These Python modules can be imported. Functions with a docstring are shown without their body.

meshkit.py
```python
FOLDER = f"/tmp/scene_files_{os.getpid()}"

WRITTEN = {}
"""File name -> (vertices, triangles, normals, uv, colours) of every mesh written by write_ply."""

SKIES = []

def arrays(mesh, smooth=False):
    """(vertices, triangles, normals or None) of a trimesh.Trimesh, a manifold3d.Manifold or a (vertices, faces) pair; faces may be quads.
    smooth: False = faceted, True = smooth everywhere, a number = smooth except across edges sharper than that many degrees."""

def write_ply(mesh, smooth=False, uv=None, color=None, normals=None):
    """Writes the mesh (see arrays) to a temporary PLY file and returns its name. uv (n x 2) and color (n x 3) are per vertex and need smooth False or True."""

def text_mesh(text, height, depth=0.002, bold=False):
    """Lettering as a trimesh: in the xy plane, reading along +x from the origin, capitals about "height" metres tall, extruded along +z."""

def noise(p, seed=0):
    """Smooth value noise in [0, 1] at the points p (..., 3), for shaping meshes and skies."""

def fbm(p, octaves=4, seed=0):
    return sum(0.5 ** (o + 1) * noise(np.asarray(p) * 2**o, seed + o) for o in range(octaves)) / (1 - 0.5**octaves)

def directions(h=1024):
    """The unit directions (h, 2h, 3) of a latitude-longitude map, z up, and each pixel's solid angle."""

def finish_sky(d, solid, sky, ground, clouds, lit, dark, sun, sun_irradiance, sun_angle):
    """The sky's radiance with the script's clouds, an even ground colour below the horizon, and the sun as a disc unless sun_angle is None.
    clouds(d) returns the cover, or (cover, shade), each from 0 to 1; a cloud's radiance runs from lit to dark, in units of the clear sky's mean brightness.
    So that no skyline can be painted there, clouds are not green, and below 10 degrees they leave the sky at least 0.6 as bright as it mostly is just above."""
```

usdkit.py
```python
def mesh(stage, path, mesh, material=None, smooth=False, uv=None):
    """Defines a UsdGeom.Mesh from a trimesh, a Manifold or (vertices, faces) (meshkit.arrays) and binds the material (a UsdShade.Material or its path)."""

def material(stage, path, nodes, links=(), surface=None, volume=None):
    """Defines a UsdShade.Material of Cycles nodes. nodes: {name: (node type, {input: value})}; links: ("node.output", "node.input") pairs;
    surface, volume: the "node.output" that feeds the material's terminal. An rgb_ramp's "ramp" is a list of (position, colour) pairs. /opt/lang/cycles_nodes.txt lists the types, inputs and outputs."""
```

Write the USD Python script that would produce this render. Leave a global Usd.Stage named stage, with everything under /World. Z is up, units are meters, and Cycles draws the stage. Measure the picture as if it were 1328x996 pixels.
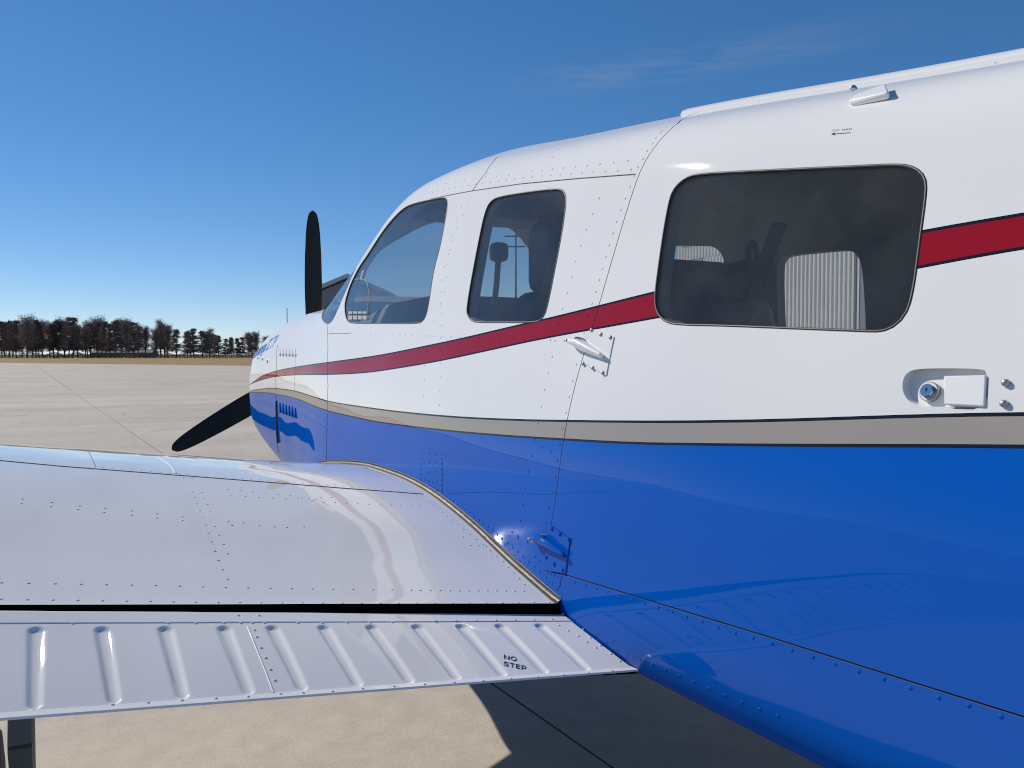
import math, random, numpy as np, trimesh, usdkit, meshkit
import manifold3d as m3
from manifold3d import Manifold, CrossSection
from scipy.interpolate import PchipInterpolator as Pchip, CubicSpline
from scipy.ndimage import gaussian_filter1d
from shapely.geometry import Polygon, Point, LineString
from pxr import Usd, UsdGeom, UsdLux, UsdShade, Gf, Vt, Sdf

# ------------------------------------------------------------------ camera, sky, sun
stage = Usd.Stage.CreateInMemory()
UsdGeom.SetStageUpAxis(stage, UsdGeom.Tokens.z)
UsdGeom.SetStageMetersPerUnit(stage, 1.0)
UsdGeom.Xform.Define(stage, '/World')
F, PSI, PIT, EYE = 1100.0, math.radians(28.0), math.atan(38 / 1100.), 1.36     # focal length in photo pixels, yaw, pitch, eye height
FW = np.array([math.sin(PSI) * math.cos(PIT), math.cos(PSI) * math.cos(PIT), -math.sin(PIT)])
RT = np.array([math.cos(PSI), -math.sin(PSI), 0.]); UP = np.cross(RT, FW)
CAM = np.array([0, 0, EYE])
cam = UsdGeom.Camera.Define(stage, '/World/camera')
M = Gf.Matrix4d(*RT, 0, *UP, 0, *(-FW), 0, *CAM, 1)
cam.AddTransformOp().Set(M)
cam.CreateHorizontalApertureAttr(36.0); cam.CreateVerticalApertureAttr(27.0)
cam.CreateFocalLengthAttr(F / 1328 * 36.0)
cam.CreateClippingRangeAttr(Gf.Vec2f(0.05, 20000))
cam.CreateExposureAttr(0.0)

SUN = np.array([-.381, .702, .602]); SUN /= np.linalg.norm(SUN)
usdkit.material(stage, '/World/Looks/sky', {
    'sky': ('sky_texture', {'sky_type': 'single_scattering', 'sun_disc': False, 'sun_elevation': math.asin(SUN[2]), 'sun_rotation': math.atan2(SUN[0], SUN[1]), 'altitude': 300., 'air_density': .7, 'aerosol_density': .05, 'ozone_density': 4.0}),
    'tc': ('texture_coordinate', {}),
    'sx': ('separate_xyz', {}), 'az': ('math', {'math_type': 'arctan2'}), 'az1': ('math', {'math_type': 'multiply_add', 'value2': -.07, 'value3': -.268}),
    'de': ('math', {'math_type': 'add'}), 'ab': ('math', {'math_type': 'absolute'}), 'fe': ('map_range', {'range_type': 'smoothstep', 'from_min': .002, 'from_max': .026, 'to_min': 1., 'to_max': 0., 'clamp': True}),
    'f1': ('map_range', {'range_type': 'smoothstep', 'from_min': .44, 'from_max': .62, 'clamp': True}), 'f2': ('map_range', {'range_type': 'smoothstep', 'from_min': .70, 'from_max': 1.0, 'to_min': 1., 'to_max': 0., 'clamp': True}),
    'mp': ('mapping', {'scale': (9., 9., 70.)}), 'no': ('noise_texture', {'scale': 1.6, 'detail': 6., 'roughness': .6, 'distortion': .5}), 'nr': ('map_range', {'from_min': .35, 'from_max': .75, 'to_max': .20, 'clamp': True}),
    'p1': ('math', {'math_type': 'multiply'}), 'p2': ('math', {'math_type': 'multiply'}), 'p3': ('math', {'math_type': 'multiply'}),
    'mx': ('mix', {'color2': (3.2, 3.5, 3.9)}),
    'gm': ('gamma', {'gamma': .78}), 'hs': ('hsv', {'saturation': 1.36}), 'ti': ('mix', {'mix_type': 'multiply', 'fac': 1., 'color2': (1.25, 1.21, 1.26)}),
    'bg': ('background_shader', {'strength': .12})},
    [('tc.generated', 'mp.vector'), ('mp.vector', 'no.vector'), ('tc.generated', 'sx.vector'), ('sx.x', 'az.value1'), ('sx.y', 'az.value2'), ('az.value', 'az1.value1'), ('az1.value', 'de.value1'), ('sx.z', 'de.value2'), ('de.value', 'ab.value1'), ('ab.value', 'fe.value'),
     ('az.value', 'f1.value'), ('az.value', 'f2.value'), ('no.fac', 'nr.value'), ('fe.result', 'p1.value1'), ('f1.result', 'p1.value2'), ('p1.value', 'p2.value1'), ('f2.result', 'p2.value2'), ('p2.value', 'p3.value1'), ('nr.result', 'p3.value2'), ('p3.value', 'mx.fac'), ('sky.color', 'gm.color'), ('gm.color', 'hs.color'), ('hs.color', 'ti.color1'), ('ti.color', 'mx.color1'), ('mx.color', 'bg.color')], surface='bg.background')
dome = UsdLux.DomeLight.Define(stage, '/World/sky')
UsdShade.MaterialBindingAPI.Apply(dome.GetPrim()).Bind(UsdShade.Material.Get(stage, '/World/Looks/sky'))
for k, v in (('label', 'deep blue clear sky with a faint high wisp of cloud'), ('category', 'sky'), ('kind', 'structure')):
    dome.GetPrim().SetCustomDataByKey(k, v)
sun = UsdLux.DistantLight.Define(stage, '/World/sun')
zx = np.cross([0, 0, 1.], SUN); zx /= np.linalg.norm(zx); zy = np.cross(SUN, zx)
sun.AddTransformOp().Set(Gf.Matrix4d(*zx, 0, *zy, 0, *SUN, 0, 0, 0, 50, 1))
sun.CreateIntensityAttr(1.15); sun.CreateAngleAttr(0.53); sun.CreateNormalizeAttr(True); sun.CreateColorAttr(Gf.Vec3f(1.0, .94, .85))

# ------------------------------------------------------------------ helpers
RNG = np.random.default_rng(7)
_used = set()
def free(path):
    p, k = path, 0
    while p in _used:
        k += 1; p = '%s_%03d' % (path, k)
    _used.add(p); return p
ORIGIN = {}
def thing(name, label, cat, at=(0, 0, 0), group=None, kind=None, rz=0):
    p = free('/World/' + name); x = UsdGeom.Xform.Define(stage, p)
    x.AddTranslateOp().Set(Gf.Vec3d(*map(float, at)))
    if rz: x.AddRotateZOp().Set(rz)
    ORIGIN[p] = np.array(at, float); tag(x.GetPrim(), label, cat, group, kind); return p
def tag(prim, label=None, cat=None, group=None, kind=None):
    for k, v in (('label', label), ('category', cat), ('group', group), ('kind', kind)):
        if v: prim.SetCustomDataByKey(k, v)
def org(p):
    while p not in ORIGIN and p.count('/') > 1: p = p.rpartition('/')[0]
    return ORIGIN.get(p, np.zeros(3))
def obj(name, mesh, mat, parent='/World', smooth=False, normals=None, label=None, kind=None, cat=None, group=None):
    """one Mesh prim under parent, given in world coordinates"""
    p = free(parent + '/' + name)
    v, f, n = meshkit.arrays(mesh, smooth)
    if normals is not None: n = normals
    v = v - org(parent)
    m = UsdGeom.Mesh.Define(stage, p)
    m.CreatePointsAttr(Vt.Vec3fArray.FromNumpy(v.astype(np.float32)))
    m.CreateFaceVertexCountsAttr(Vt.IntArray.FromNumpy(np.full(len(f), 3, np.int32)))
    m.CreateFaceVertexIndicesAttr(Vt.IntArray.FromNumpy(f.astype(np.int32).ravel()))
    m.CreateSubdivisionSchemeAttr('none')
    if n is not None:
        m.CreateNormalsAttr(Vt.Vec3fArray.FromNumpy(np.asarray(n, np.float32))); m.SetNormalsInterpolation('vertex')
    UsdShade.MaterialBindingAPI.Apply(m.GetPrim()).Bind(UsdShade.Material.Get(stage, '/World/Looks/' + mat))
    tag(m.GetPrim(), label, cat, group, kind)
    return p
cat_ = trimesh.util.concatenate
def tm(man):
    m = man.to_mesh(); return trimesh.Trimesh(m.vert_properties[:, :3], m.tri_verts, process=False)
def man(mesh):
    return Manifold(m3.Mesh(np.asarray(mesh.vertices, np.float32), np.asarray(mesh.faces, np.uint32)))
def box(x0, x1, y0, y1, z0, z1):
    b = trimesh.creation.box((x1 - x0, y1 - y0, z1 - z0)); b.apply_translation(((x0 + x1) / 2, (y0 + y1) / 2, (z0 + z1) / 2)); return b
def rbox(x0, x1, y0, y1, z0, z1, r, seg=10):
    s = Manifold.sphere(r, seg)
    return Manifold.batch_hull([s.translate((x, y, z)) for x in (x0 + r, x1 - r) for y in (y0 + r, y1 - r) for z in (z0 + r, z1 - r)])
def bar(a, b, w, h, upv=(0, 0, 1)):
    a, b = np.array(a, float), np.array(b, float); d = b - a; L = np.linalg.norm(d); d /= L
    if abs(d @ np.asarray(upv, float)) > .98 * np.linalg.norm(upv): upv = (0, 1, 0) if abs(d[1]) < .9 else (1, 0, 0)
    s = np.cross(d, upv); s /= np.linalg.norm(s); u = np.cross(s, d)
    m = trimesh.creation.box((L, w, h)); T = np.eye(4); T[:3, 0], T[:3, 1], T[:3, 2], T[:3, 3] = d, s, u, (a + b) / 2
    m.apply_transform(T); return m
def tube(pts, r, seg=8, closed=False):
    """round tube along pts; r a number or one per point"""
    pts = np.asarray(pts, float); n = len(pts); r = np.broadcast_to(r, n)
    t = np.gradient(pts, axis=0) if not closed else np.roll(pts, -1, 0) - np.roll(pts, 1, 0)
    t /= np.linalg.norm(t, axis=1)[:, None] + 1e-12
    u = np.zeros_like(pts); v0 = np.array([0, 0, 1.]) if abs(t[0, 2]) < .9 else np.array([1., 0, 0])
    for i in range(n):
        v0 = v0 - t[i] * (v0 @ t[i]); v0 /= np.linalg.norm(v0); u[i] = v0
    w = np.cross(t, u); a = np.arange(seg) / seg * 2 * math.pi
    V = (pts[:, None] + r[:, None, None] * (np.cos(a)[None, :, None] * u[:, None] + np.sin(a)[None, :, None] * w[:, None])).reshape(-1, 3)
    fs = []
    for i in range(n if closed else n - 1):
        j = (i + 1) % n
        for k in range(seg):
            l = (k + 1) % seg; fs += [(i * seg + k, i * seg + l, j * seg + l), (i * seg + k, j * seg + l, j * seg + k)]
    if not closed:
        V = np.vstack([V, pts[0], pts[-1]]); c = n * seg
        for k in range(seg):
            l = (k + 1) % seg; fs += [(c, l, k), (c + 1, (n - 1) * seg + k, (n - 1) * seg + l)]
    return trimesh.Trimesh(V, fs, process=False)
def grid_mesh(Pn):
    """(a, b, 3) array of points -> mesh"""
    a, b = Pn.shape[:2]; i = np.arange(a * b).reshape(a, b)
    q = np.stack([i[:-1, :-1], i[1:, :-1], i[1:, 1:], i[:-1, 1:]], -1).reshape(-1, 4)
    return trimesh.Trimesh(Pn.reshape(-1, 3), np.vstack([q[:, [0, 1, 2]], q[:, [0, 2, 3]]]), process=False)
def dense(pts, step):
    pts = np.asarray(pts, float); s = np.r_[0, np.cumsum(np.linalg.norm(np.diff(pts, axis=0), axis=1))]
    n = max(2, int(round(s[-1] / step)) + 1); u = np.linspace(0, s[-1], n)
    return np.stack([np.interp(u, s, pts[:, k]) for k in range(pts.shape[1])], -1)
def chaikin(p, n=2, closed=True):
    p = np.asarray(p, float)
    for _ in range(n):
        q = np.roll(p, -1, 0) if closed else p[1:]
        a = p if closed else p[:-1]
        c = np.stack([.75 * a + .25 * q, .25 * a + .75 * q], 1).reshape(-1, p.shape[1])
        p = c if closed else np.vstack([p[:1], c, p[-1:]])
    return p
def ray(px, py): return FW + RT * (px - 664) / F - UP * (py - 498) / F
def world(px, depth, z):
    """the point at photo column px and camera depth, at height z"""
    X = (px - 664) / F * depth
    return np.array([X * RT[0] + depth * math.sin(PSI), X * RT[1] + depth * math.cos(PSI), z])

# ------------------------------------------------------------------ materials
def mat(name, nodes, links=(), surface='p.BSDF', volume=None):
    usdkit.material(stage, '/World/Looks/' + name, nodes, links, surface=surface, volume=volume)
def plain(name, col, rough=.5, metal=0., coat=0., spec=.5):
    mat(name, {'p': ('principled_bsdf', {'base_color': col, 'roughness': rough, 'metallic': metal, 'coat_weight': coat, 'coat_roughness': .03, 'specular_ior_level': spec})})
def noisy(name, c1, c2, scale, rough=.6, metal=0., bump=0., detail=4., spec=.5, stretch=(1, 1, 1), coat=0.):
    n = {'tc': ('geometry', {}), 'mp': ('mapping', {'scale': stretch}), 'no': ('noise_texture', {'scale': scale, 'detail': detail, 'roughness': .6}),
         'rp': ('rgb_ramp', {'ramp': [(0, c1), (.3, c1), (.7, c2), (1, c2)]}), 'p': ('principled_bsdf', {'roughness': rough, 'metallic': metal, 'specular_ior_level': spec, 'coat_weight': coat})}
    l = [('tc.position', 'mp.vector'), ('mp.vector', 'no.vector'), ('no.fac', 'rp.fac'), ('rp.color', 'p.base_color')]
    if bump:
        n['bp'] = ('bump', {'strength': bump, 'distance': .01}); l += [('no.fac', 'bp.height'), ('bp.normal', 'p.normal')]
    mat(name, n, l)
plain('black_blade', (.006, .006, .007), .55, spec=.3)
plain('seam', (.05, .05, .055), .8)
plain('blue_seam', (.01, .014, .05), .6)
plain('rubber', (.014, .013, .012), .7)
plain('gap_shade', (.004, .004, .004), 1., spec=0.)  # matte black standing in for the deep shade of the flap gap
plain('seal', (.035, .033, .03), .5)
plain('chrome', (.75, .75, .76), .12, 1.)
plain('steel', (.42, .41, .40), .35, 1.)
noisy('root_trim', (.08, .07, .06), (.20, .18, .155), 45., .55, .4, .2, stretch=(1, 1, 1))
noisy('lining', (.42, .40, .36), (.48, .455, .41), 30., .85)
noisy('reveal', (.13, .115, .09), (.17, .15, .12), 20., .6)
noisy('seat_leather', (.055, .058, .066), (.085, .088, .098), 25., .55, bump=.2)
plain('panel_dark', (.035, .037, .042), .6)
plain('belt', (.006, .007, .010), .8)
plain('decal_black', (.015, .015, .018), .5)
plain('decal_blue', (.04, .13, .55), .3, coat=.5)
plain('sticker', (.30, .30, .28), .6)
plain('bolt_dull', (.38, .38, .39), .4, .6)
plain('gear_grey', (.10, .10, .105), .5)
plain('tyre', (.02, .02, .021), .75)
plain('white_plain', (.74, .73, .715), .35, coat=.5, spec=.1)
mat('glass', {'d': ('diffuse_bsdf', {'color': (.42, .40, .36)}), 'ge': ('geometry', {}), 'dn': ('noise_texture', {'scale': 5., 'detail': 5., 'roughness': .7}), 'dr': ('map_range', {'from_min': .3, 'from_max': .8, 'to_min': .012, 'to_max': .05}), 'dm': ('mix_closure', {}),
    't': ('transparent_bsdf', {'color': (.90, .90, .89)}), 'g': ('glossy_bsdf', {'roughness': .01, 'color': (1, 1, 1)}), 'f': ('layer_weight', {'blend': .5}), 'pw': ('math', {'math_type': 'power', 'value2': 5.}), 'sc': ('math', {'math_type': 'multiply_add', 'value2': .7, 'value3': .016}), 'm': ('mix_closure', {})},
    [('f.facing', 'pw.value1'), ('pw.value', 'sc.value1'), ('sc.value', 'm.fac'), ('ge.position', 'dn.vector'), ('dn.fac', 'dr.value'), ('dr.result', 'dm.fac'), ('t.BSDF', 'dm.closure1'), ('d.BSDF', 'dm.closure2'), ('dm.closure', 'm.closure1'), ('g.BSDF', 'm.closure2')], surface='m.closure')

# stripe edges on the port side, as (y, z): outer edges of the red and the grey band
RED_T = [(-4, 1.60), (-.3, 1.548), (.2, 1.54), (.61, 1.529), (.733, 1.525), (.983, 1.504), (1.246, 1.478), (1.601, 1.442), (1.742, 1.430), (2.044, 1.403), (2.241, 1.388), (2.621, 1.362), (3.199, 1.335), (3.882, 1.307), (4.403, 1.278), (4.75, 1.246), (5.057, 1.196), (5.42, 1.15)]
RED_B = [(-4, 1.555), (-.3, 1.505), (.2, 1.497), (.595, 1.484), (.725, 1.472), (.959, 1.449), (1.22, 1.426), (1.402, 1.411), (1.596, 1.395), (1.899, 1.365), (2.137, 1.342), (2.492, 1.315), (2.743, 1.299), (3.149, 1.284), (3.849, 1.267), (4.401, 1.246), (4.747, 1.221), (5.057, 1.190), (5.42, 1.15)]
GRY_T = [(-4, 1.50), (-.3, 1.345), (.2, 1.318), (.546, 1.298), (.686, 1.287), (.892, 1.268), (1.082, 1.253), (1.228, 1.243), (1.405, 1.232), (1.624, 1.219), (2.041, 1.201), (2.564, 1.189), (3.104, 1.184), (3.397, 1.189), (3.915, 1.196), (4.391, 1.191), (4.853, 1.168), (5.42, 1.12)]
GRY_B = [(-4, 1.47), (-.3, 1.307), (.2, 1.280), (.538, 1.259), (.676, 1.247), (.881, 1.229), (1.071, 1.213), (1.237, 1.200), (1.395, 1.191), (1.538, 1.183), (1.707, 1.174), (2.222, 1.154), (2.704, 1.143), (3.1, 1.143), (3.376, 1.149), (3.895, 1.159), (4.388, 1.158), (4.853, 1.148), (5.42, 1.11)]
Y0, Y1 = -4., 5.5
yy = np.linspace(Y0, Y1, 256)
def edge(tab):
    t = np.array(tab); z = Pchip(t[:, 0], t[:, 1])(np.clip(yy, t[0, 0], t[-1, 0])); return gaussian_filter1d(z, 1.6)
eR, eB, gT, gB = map(edge, (RED_T, RED_B, GRY_T, GRY_B))
def paint(name, coat=.65):
    bw = .0045
    n = {'ge': ('geometry', {}), 'xyz': ('separate_xyz', {}), 'mr': ('map_range', {'from_min': Y0, 'from_max': Y1}),
         'r1': ('rgb_ramp', {'ramp': list(zip(np.linspace(0, 1, 256), np.stack([eR, eB, gT], -1)))}), 'r2': ('rgb_ramp', {'ramp': list(zip(np.linspace(0, 1, 256), np.stack([gB, gB, gB], -1)))}),
         's1': ('separate_color', {}), 's2': ('separate_color', {}),
         'nz': ('noise_texture', {'scale': 3.0, 'detail': 0.}), 'bp': ('bump', {'strength': .4, 'distance': .012}),
         'p': ('principled_bsdf', {'roughness': .5, 'specular_ior_level': 0., 'coat_weight': coat, 'coat_roughness': .022, 'coat_ior': 1.5})}
    l = [('ge.position', 'xyz.vector'), ('xyz.y', 'mr.value'), ('mr.result', 'r1.fac'), ('mr.result', 'r2.fac'), ('r1.color', 's1.color'), ('r2.color', 's2.color'),
         ('ge.position', 'nz.vector'), ('nz.fac', 'bp.height'), ('bp.normal', 'p.coat_normal'), ('bp.normal', 'p.normal')]
    BLK, WHT, RED, GRY, BLU = (.012, .012, .016), (.71, .70, .685), (.275, .006, .014), (.31, .28, .25), (.001, .088, .44)
    last = None
    for i, (src, off, col) in enumerate((('s1.r', 0, BLK), ('s1.r', -bw, RED), ('s1.g', bw, BLK), ('s1.g', 0, WHT), ('s1.b', 0, BLK), ('s1.b', -bw, GRY), ('s2.r', bw, BLK), ('s2.r', 0, BLU))):
        n['a%d' % i] = ('math', {'math_type': 'add', 'value2': off}); n['c%d' % i] = ('math', {'math_type': 'less_than'}); n['m%d' % i] = ('mix', {'color1': WHT, 'color2': col})
        l += [(src, 'a%d.value1' % i), ('xyz.z', 'c%d.value1' % i), ('a%d.value' % i, 'c%d.value2' % i), ('c%d.value' % i, 'm%d.fac' % i)]
        if last: l.append((last, 'm%d.color1' % i))
        last = 'm%d.color' % i
    l.append((last, 'p.base_color'))
    mat(name, n, l)
paint('aircraft_paint')
mat('wing_paint', {'ge': ('geometry', {}), 'nz': ('noise_texture', {'scale': 4.0, 'detail': .5}), 'ms': ('mapping', {'scale': (5., 1.2, 1.)}), 'n2': ('noise_texture', {'scale': 2.2, 'detail': 6., 'roughness': .62}), 'rp': ('rgb_ramp', {'ramp': [(.2, (.64, .63, .615)), (.45, (.70, .69, .68)), (.8, (.72, .71, .70))]}),
                   'bp': ('bump', {'strength': .5, 'distance': .012}), 'p': ('principled_bsdf', {'roughness': .5, 'specular_ior_level': 0., 'coat_weight': 1., 'coat_roughness': .03})},
    [('ge.position', 'nz.vector'), ('ge.position', 'ms.vector'), ('ms.vector', 'n2.vector'), ('n2.fac', 'rp.fac'), ('rp.color', 'p.base_color'), ('nz.fac', 'bp.height'), ('bp.normal', 'p.coat_normal'), ('bp.normal', 'p.normal')])

def concrete(name, joints):
    n = {'ge': ('geometry', {}), 'n1': ('noise_texture', {'scale': .35, 'detail': 5., 'roughness': .6}), 'n2': ('noise_texture', {'scale': 9., 'detail': 6., 'roughness': .7}), 'n3': ('noise_texture', {'scale': 160., 'detail': 2.}),
         'st': ('mapping', {'scale': (.06, .5, 1.)}), 'n4': ('noise_texture', {'scale': 1.2, 'detail': 4.}),
         'r1': ('rgb_ramp', {'ramp': [(.25, (.42, .37, .305)), (.75, (.53, .475, .40))]}), 'r2': ('rgb_ramp', {'ramp': [(.3, (.86, .86, .86)), (.7, (1.06, 1.06, 1.06))]}), 'r3': ('rgb_ramp', {'ramp': [(.25, (.55, .54, .53)), (.40, (.95, .95, .95)), (.6, (1.02, 1.02, 1.02)), (.75, (1.25, 1.24, 1.22))]}),
         'r4': ('rgb_ramp', {'ramp': [(.3, (.92, .92, .93)), (.7, (1.05, 1.05, 1.04))]}),
         'n5': ('noise_texture', {'scale': .9, 'detail': 3., 'roughness': .7, 'distortion': .6}), 'r5': ('rgb_ramp', {'ramp': [(.28, (.80, .79, .78)), (.38, (1, 1, 1)), (1, (1, 1, 1))]}), 'm6': ('mix', {'mix_type': 'multiply', 'fac': 1.}),
         'cn': ('noise_texture', {'scale': 1.1, 'detail': 4.}), 'ca': ('mix', {'fac': .25}), 'vo': ('voronoi_texture', {'feature': 'distance_to_edge', 'scale': .16}), 'r6': ('rgb_ramp', {'ramp': [(0, (.62, .60, .58)), (.0016, (.75, .74, .72)), (.0035, (1, 1, 1)), (1, (1, 1, 1))]}), 'm7': ('mix', {'mix_type': 'multiply', 'fac': .6}),
         'oi': ('object_info', {}), 'mo': ('map_range', {'to_min': .93, 'to_max': 1.05}),
         'm1': ('mix', {'mix_type': 'multiply', 'fac': 1.}), 'm2': ('mix', {'mix_type': 'multiply', 'fac': 1.}), 'm3': ('mix', {'mix_type': 'multiply', 'fac': 1.}), 'm4': ('mix', {'mix_type': 'multiply', 'fac': 1.}),
         'bp': ('bump', {'strength': .35, 'distance': .003}), 'p': ('principled_bsdf', {'roughness': .85, 'specular_ior_level': .25})}
    l = [('ge.position', 'n1.vector'), ('ge.position', 'n2.vector'), ('ge.position', 'n3.vector'), ('ge.position', 'st.vector'), ('st.vector', 'n4.vector'), ('n1.fac', 'r1.fac'), ('n2.fac', 'r2.fac'), ('n3.fac', 'r3.fac'), ('n4.fac', 'r4.fac'),
         ('r1.color', 'm1.color1'), ('r2.color', 'm1.color2'), ('m1.color', 'm2.color1'), ('r3.color', 'm2.color2'), ('m2.color', 'm6.color1'), ('ge.position', 'n5.vector'), ('n5.fac', 'r5.fac'), ('r5.color', 'm6.color2'), ('m6.color', 'm7.color1'), ('ge.position', 'cn.vector'), ('ge.position', 'ca.color1'), ('cn.color', 'ca.color2'), ('ca.color', 'vo.vector'), ('vo.distance', 'r6.fac'), ('r6.color', 'm7.color2'), ('m7.color', 'm3.color1'), ('r4.color', 'm3.color2'), ('oi.random', 'mo.value'), ('m3.color', 'm4.color1'), ('mo.result', 'm4.color2'),
         ('n3.fac', 'bp.height'), ('bp.normal', 'p.normal')]
    if joints:
        n['bk'] = ('brick_texture', {'offset': 0., 'color1': (1, 1, 1), 'color2': (.95, .95, .95), 'mortar': (.45, .43, .42), 'scale': 1., 'mortar_size': .02, 'brick_width': SLAB, 'row_height': SLAB, 'mortar_smooth': .2})
        n['rt'] = ('mapping', {'rotation': (0, 0, -ROT), 'location': (-JX, -JY, 0)}); n['m5'] = ('mix', {'mix_type': 'multiply', 'fac': 1.})
        l += [('ge.position', 'rt.vector'), ('rt.vector', 'bk.vector'), ('m4.color', 'm5.color1'), ('bk.color', 'm5.color2'), ('m5.color', 'p.base_color')]
    else: l += [('m4.color', 'p.base_color')]
    mat(name, n, l)
SLAB, ROT = 6.1, math.radians(2.1); JX, JY = 1.66, .25     # slab size, turn of the joint grid, one joint crossing
concrete('concrete', False); concrete('concrete_far', True)
plain('joint_filler', (.06, .052, .045), .9)
noisy('dry_grass', (.23, .145, .06), (.36, .25, .12), .25, .95, detail=8., spec=.1, stretch=(1, 1, 1))
noisy('field', (.16, .13, .06), (.26, .20, .10), .02, .95, detail=8., spec=.1)
noisy('bark', (.12, .09, .075), (.16, .125, .105), 1.5, .9, spec=.1)
noisy('twigs', (.25, .17, .145), (.33, .23, .19), .6, .9, spec=.05)
noisy('dark_twigs', (.21, .15, .125), (.27, .20, .165), .6, .9, spec=.05)
noisy('hangar_white', (.66, .65, .62), (.74, .73, .70), .6, .5, spec=.4)
plain('hangar_post', (.22, .25, .31), .5)
plain('hangar_dark', (.05, .055, .06), .7)
plain('roof_grey', (.30, .31, .33), .6)
plain('dark_cladding', (.13, .14, .16), .7)
plain('pole_metal', (.10, .10, .10), .5, .3)

# ------------------------------------------------------------------ ground
Rz = np.array([[math.cos(ROT), -math.sin(ROT)], [math.sin(ROT), math.cos(ROT)]])
def g2w(a, b): return Rz @ np.array([a, b]) + np.array([JX, JY])
def sheet(poly, z, thick=0.0):
    p = np.asarray(poly, float); m = trimesh.creation.extrude_polygon(Polygon(p), thick) if thick else None
    if m is not None: m.apply_translation((0, 0, z - thick)); return m
    v, f = trimesh.creation.triangulate_polygon(Polygon(p), engine='earcut')
    return trimesh.Trimesh(np.c_[v, np.full(len(v), z)], f, process=False)
ap = thing('apron', 'pale tan concrete airport apron of large square slabs with dark joints', 'apron', kind='structure')
I0, I1, J0, J1 = -6, 6, -2, 6
for i in range(I0, I1):
    for j in range(J0, J1):
        g = .007
        c = [(i * SLAB + g, j * SLAB + g), ((i + 1) * SLAB - g, j * SLAB + g), ((i + 1) * SLAB - g, (j + 1) * SLAB - g), (i * SLAB + g, (j + 1) * SLAB - g)]
        m = sheet([g2w(*q) for q in c], RNG.uniform(-.0012, .0012), .03)
        obj('slab', m, 'concrete', ap)
FAR = 126.
c = [g2w(I0 * SLAB - .3, J0 * SLAB - .3), g2w(I1 * SLAB + .3, J0 * SLAB - .3), g2w(I1 * SLAB + .3, J1 * SLAB + .3), g2w(I0 * SLAB - .3, J1 * SLAB + .3)]
obj('joint_filler', sheet(c, -.006), 'joint_filler', ap)
A, B, C_, D = (I0 * SLAB, J0 * SLAB), (I1 * SLAB, J0 * SLAB), (I1 * SLAB, J1 * SLAB), (I0 * SLAB, J1 * SLAB)
E1, E2 = world(0, 143, 0)[:2], world(322, 104, 0)[:2]; ed = (E2 - E1) / np.linalg.norm(E2 - E1)
G1, G2 = E1 - ed * 400, E2 + ed * 30
outer = Polygon([g2w(-330, -120), g2w(150, -120), g2w(150, 95), G2, G1])
hole = Polygon([g2w(*q) for q in (A, B, C_, D)])
pl = outer.difference(hole)
v, f = trimesh.creation.triangulate_polygon(pl, engine='earcut')
obj('paving', trimesh.Trimesh(np.c_[v, np.full(len(v), 0.0)], f, process=False), 'concrete_far', ap)
nrm = np.array([-ed[1], ed[0]]);  nrm = nrm if nrm[1] > 0 else -nrm
strip = [G1 - nrm * 1, G2 - nrm * 1, G2 + nrm * 190, G1 + nrm * 190]
obj('dry_grass', sheet(strip, -.02), 'dry_grass', kind='structure', label='strip of dry tan grass beyond the concrete apron', cat='grass')
field = [(-6000, -6000), (6000, -6000), (6000, 6000), (-6000, 6000)]
obj('field', sheet(field, -.06), 'field', kind='structure', label='flat brown winter field reaching to the horizon', cat='field')

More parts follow.
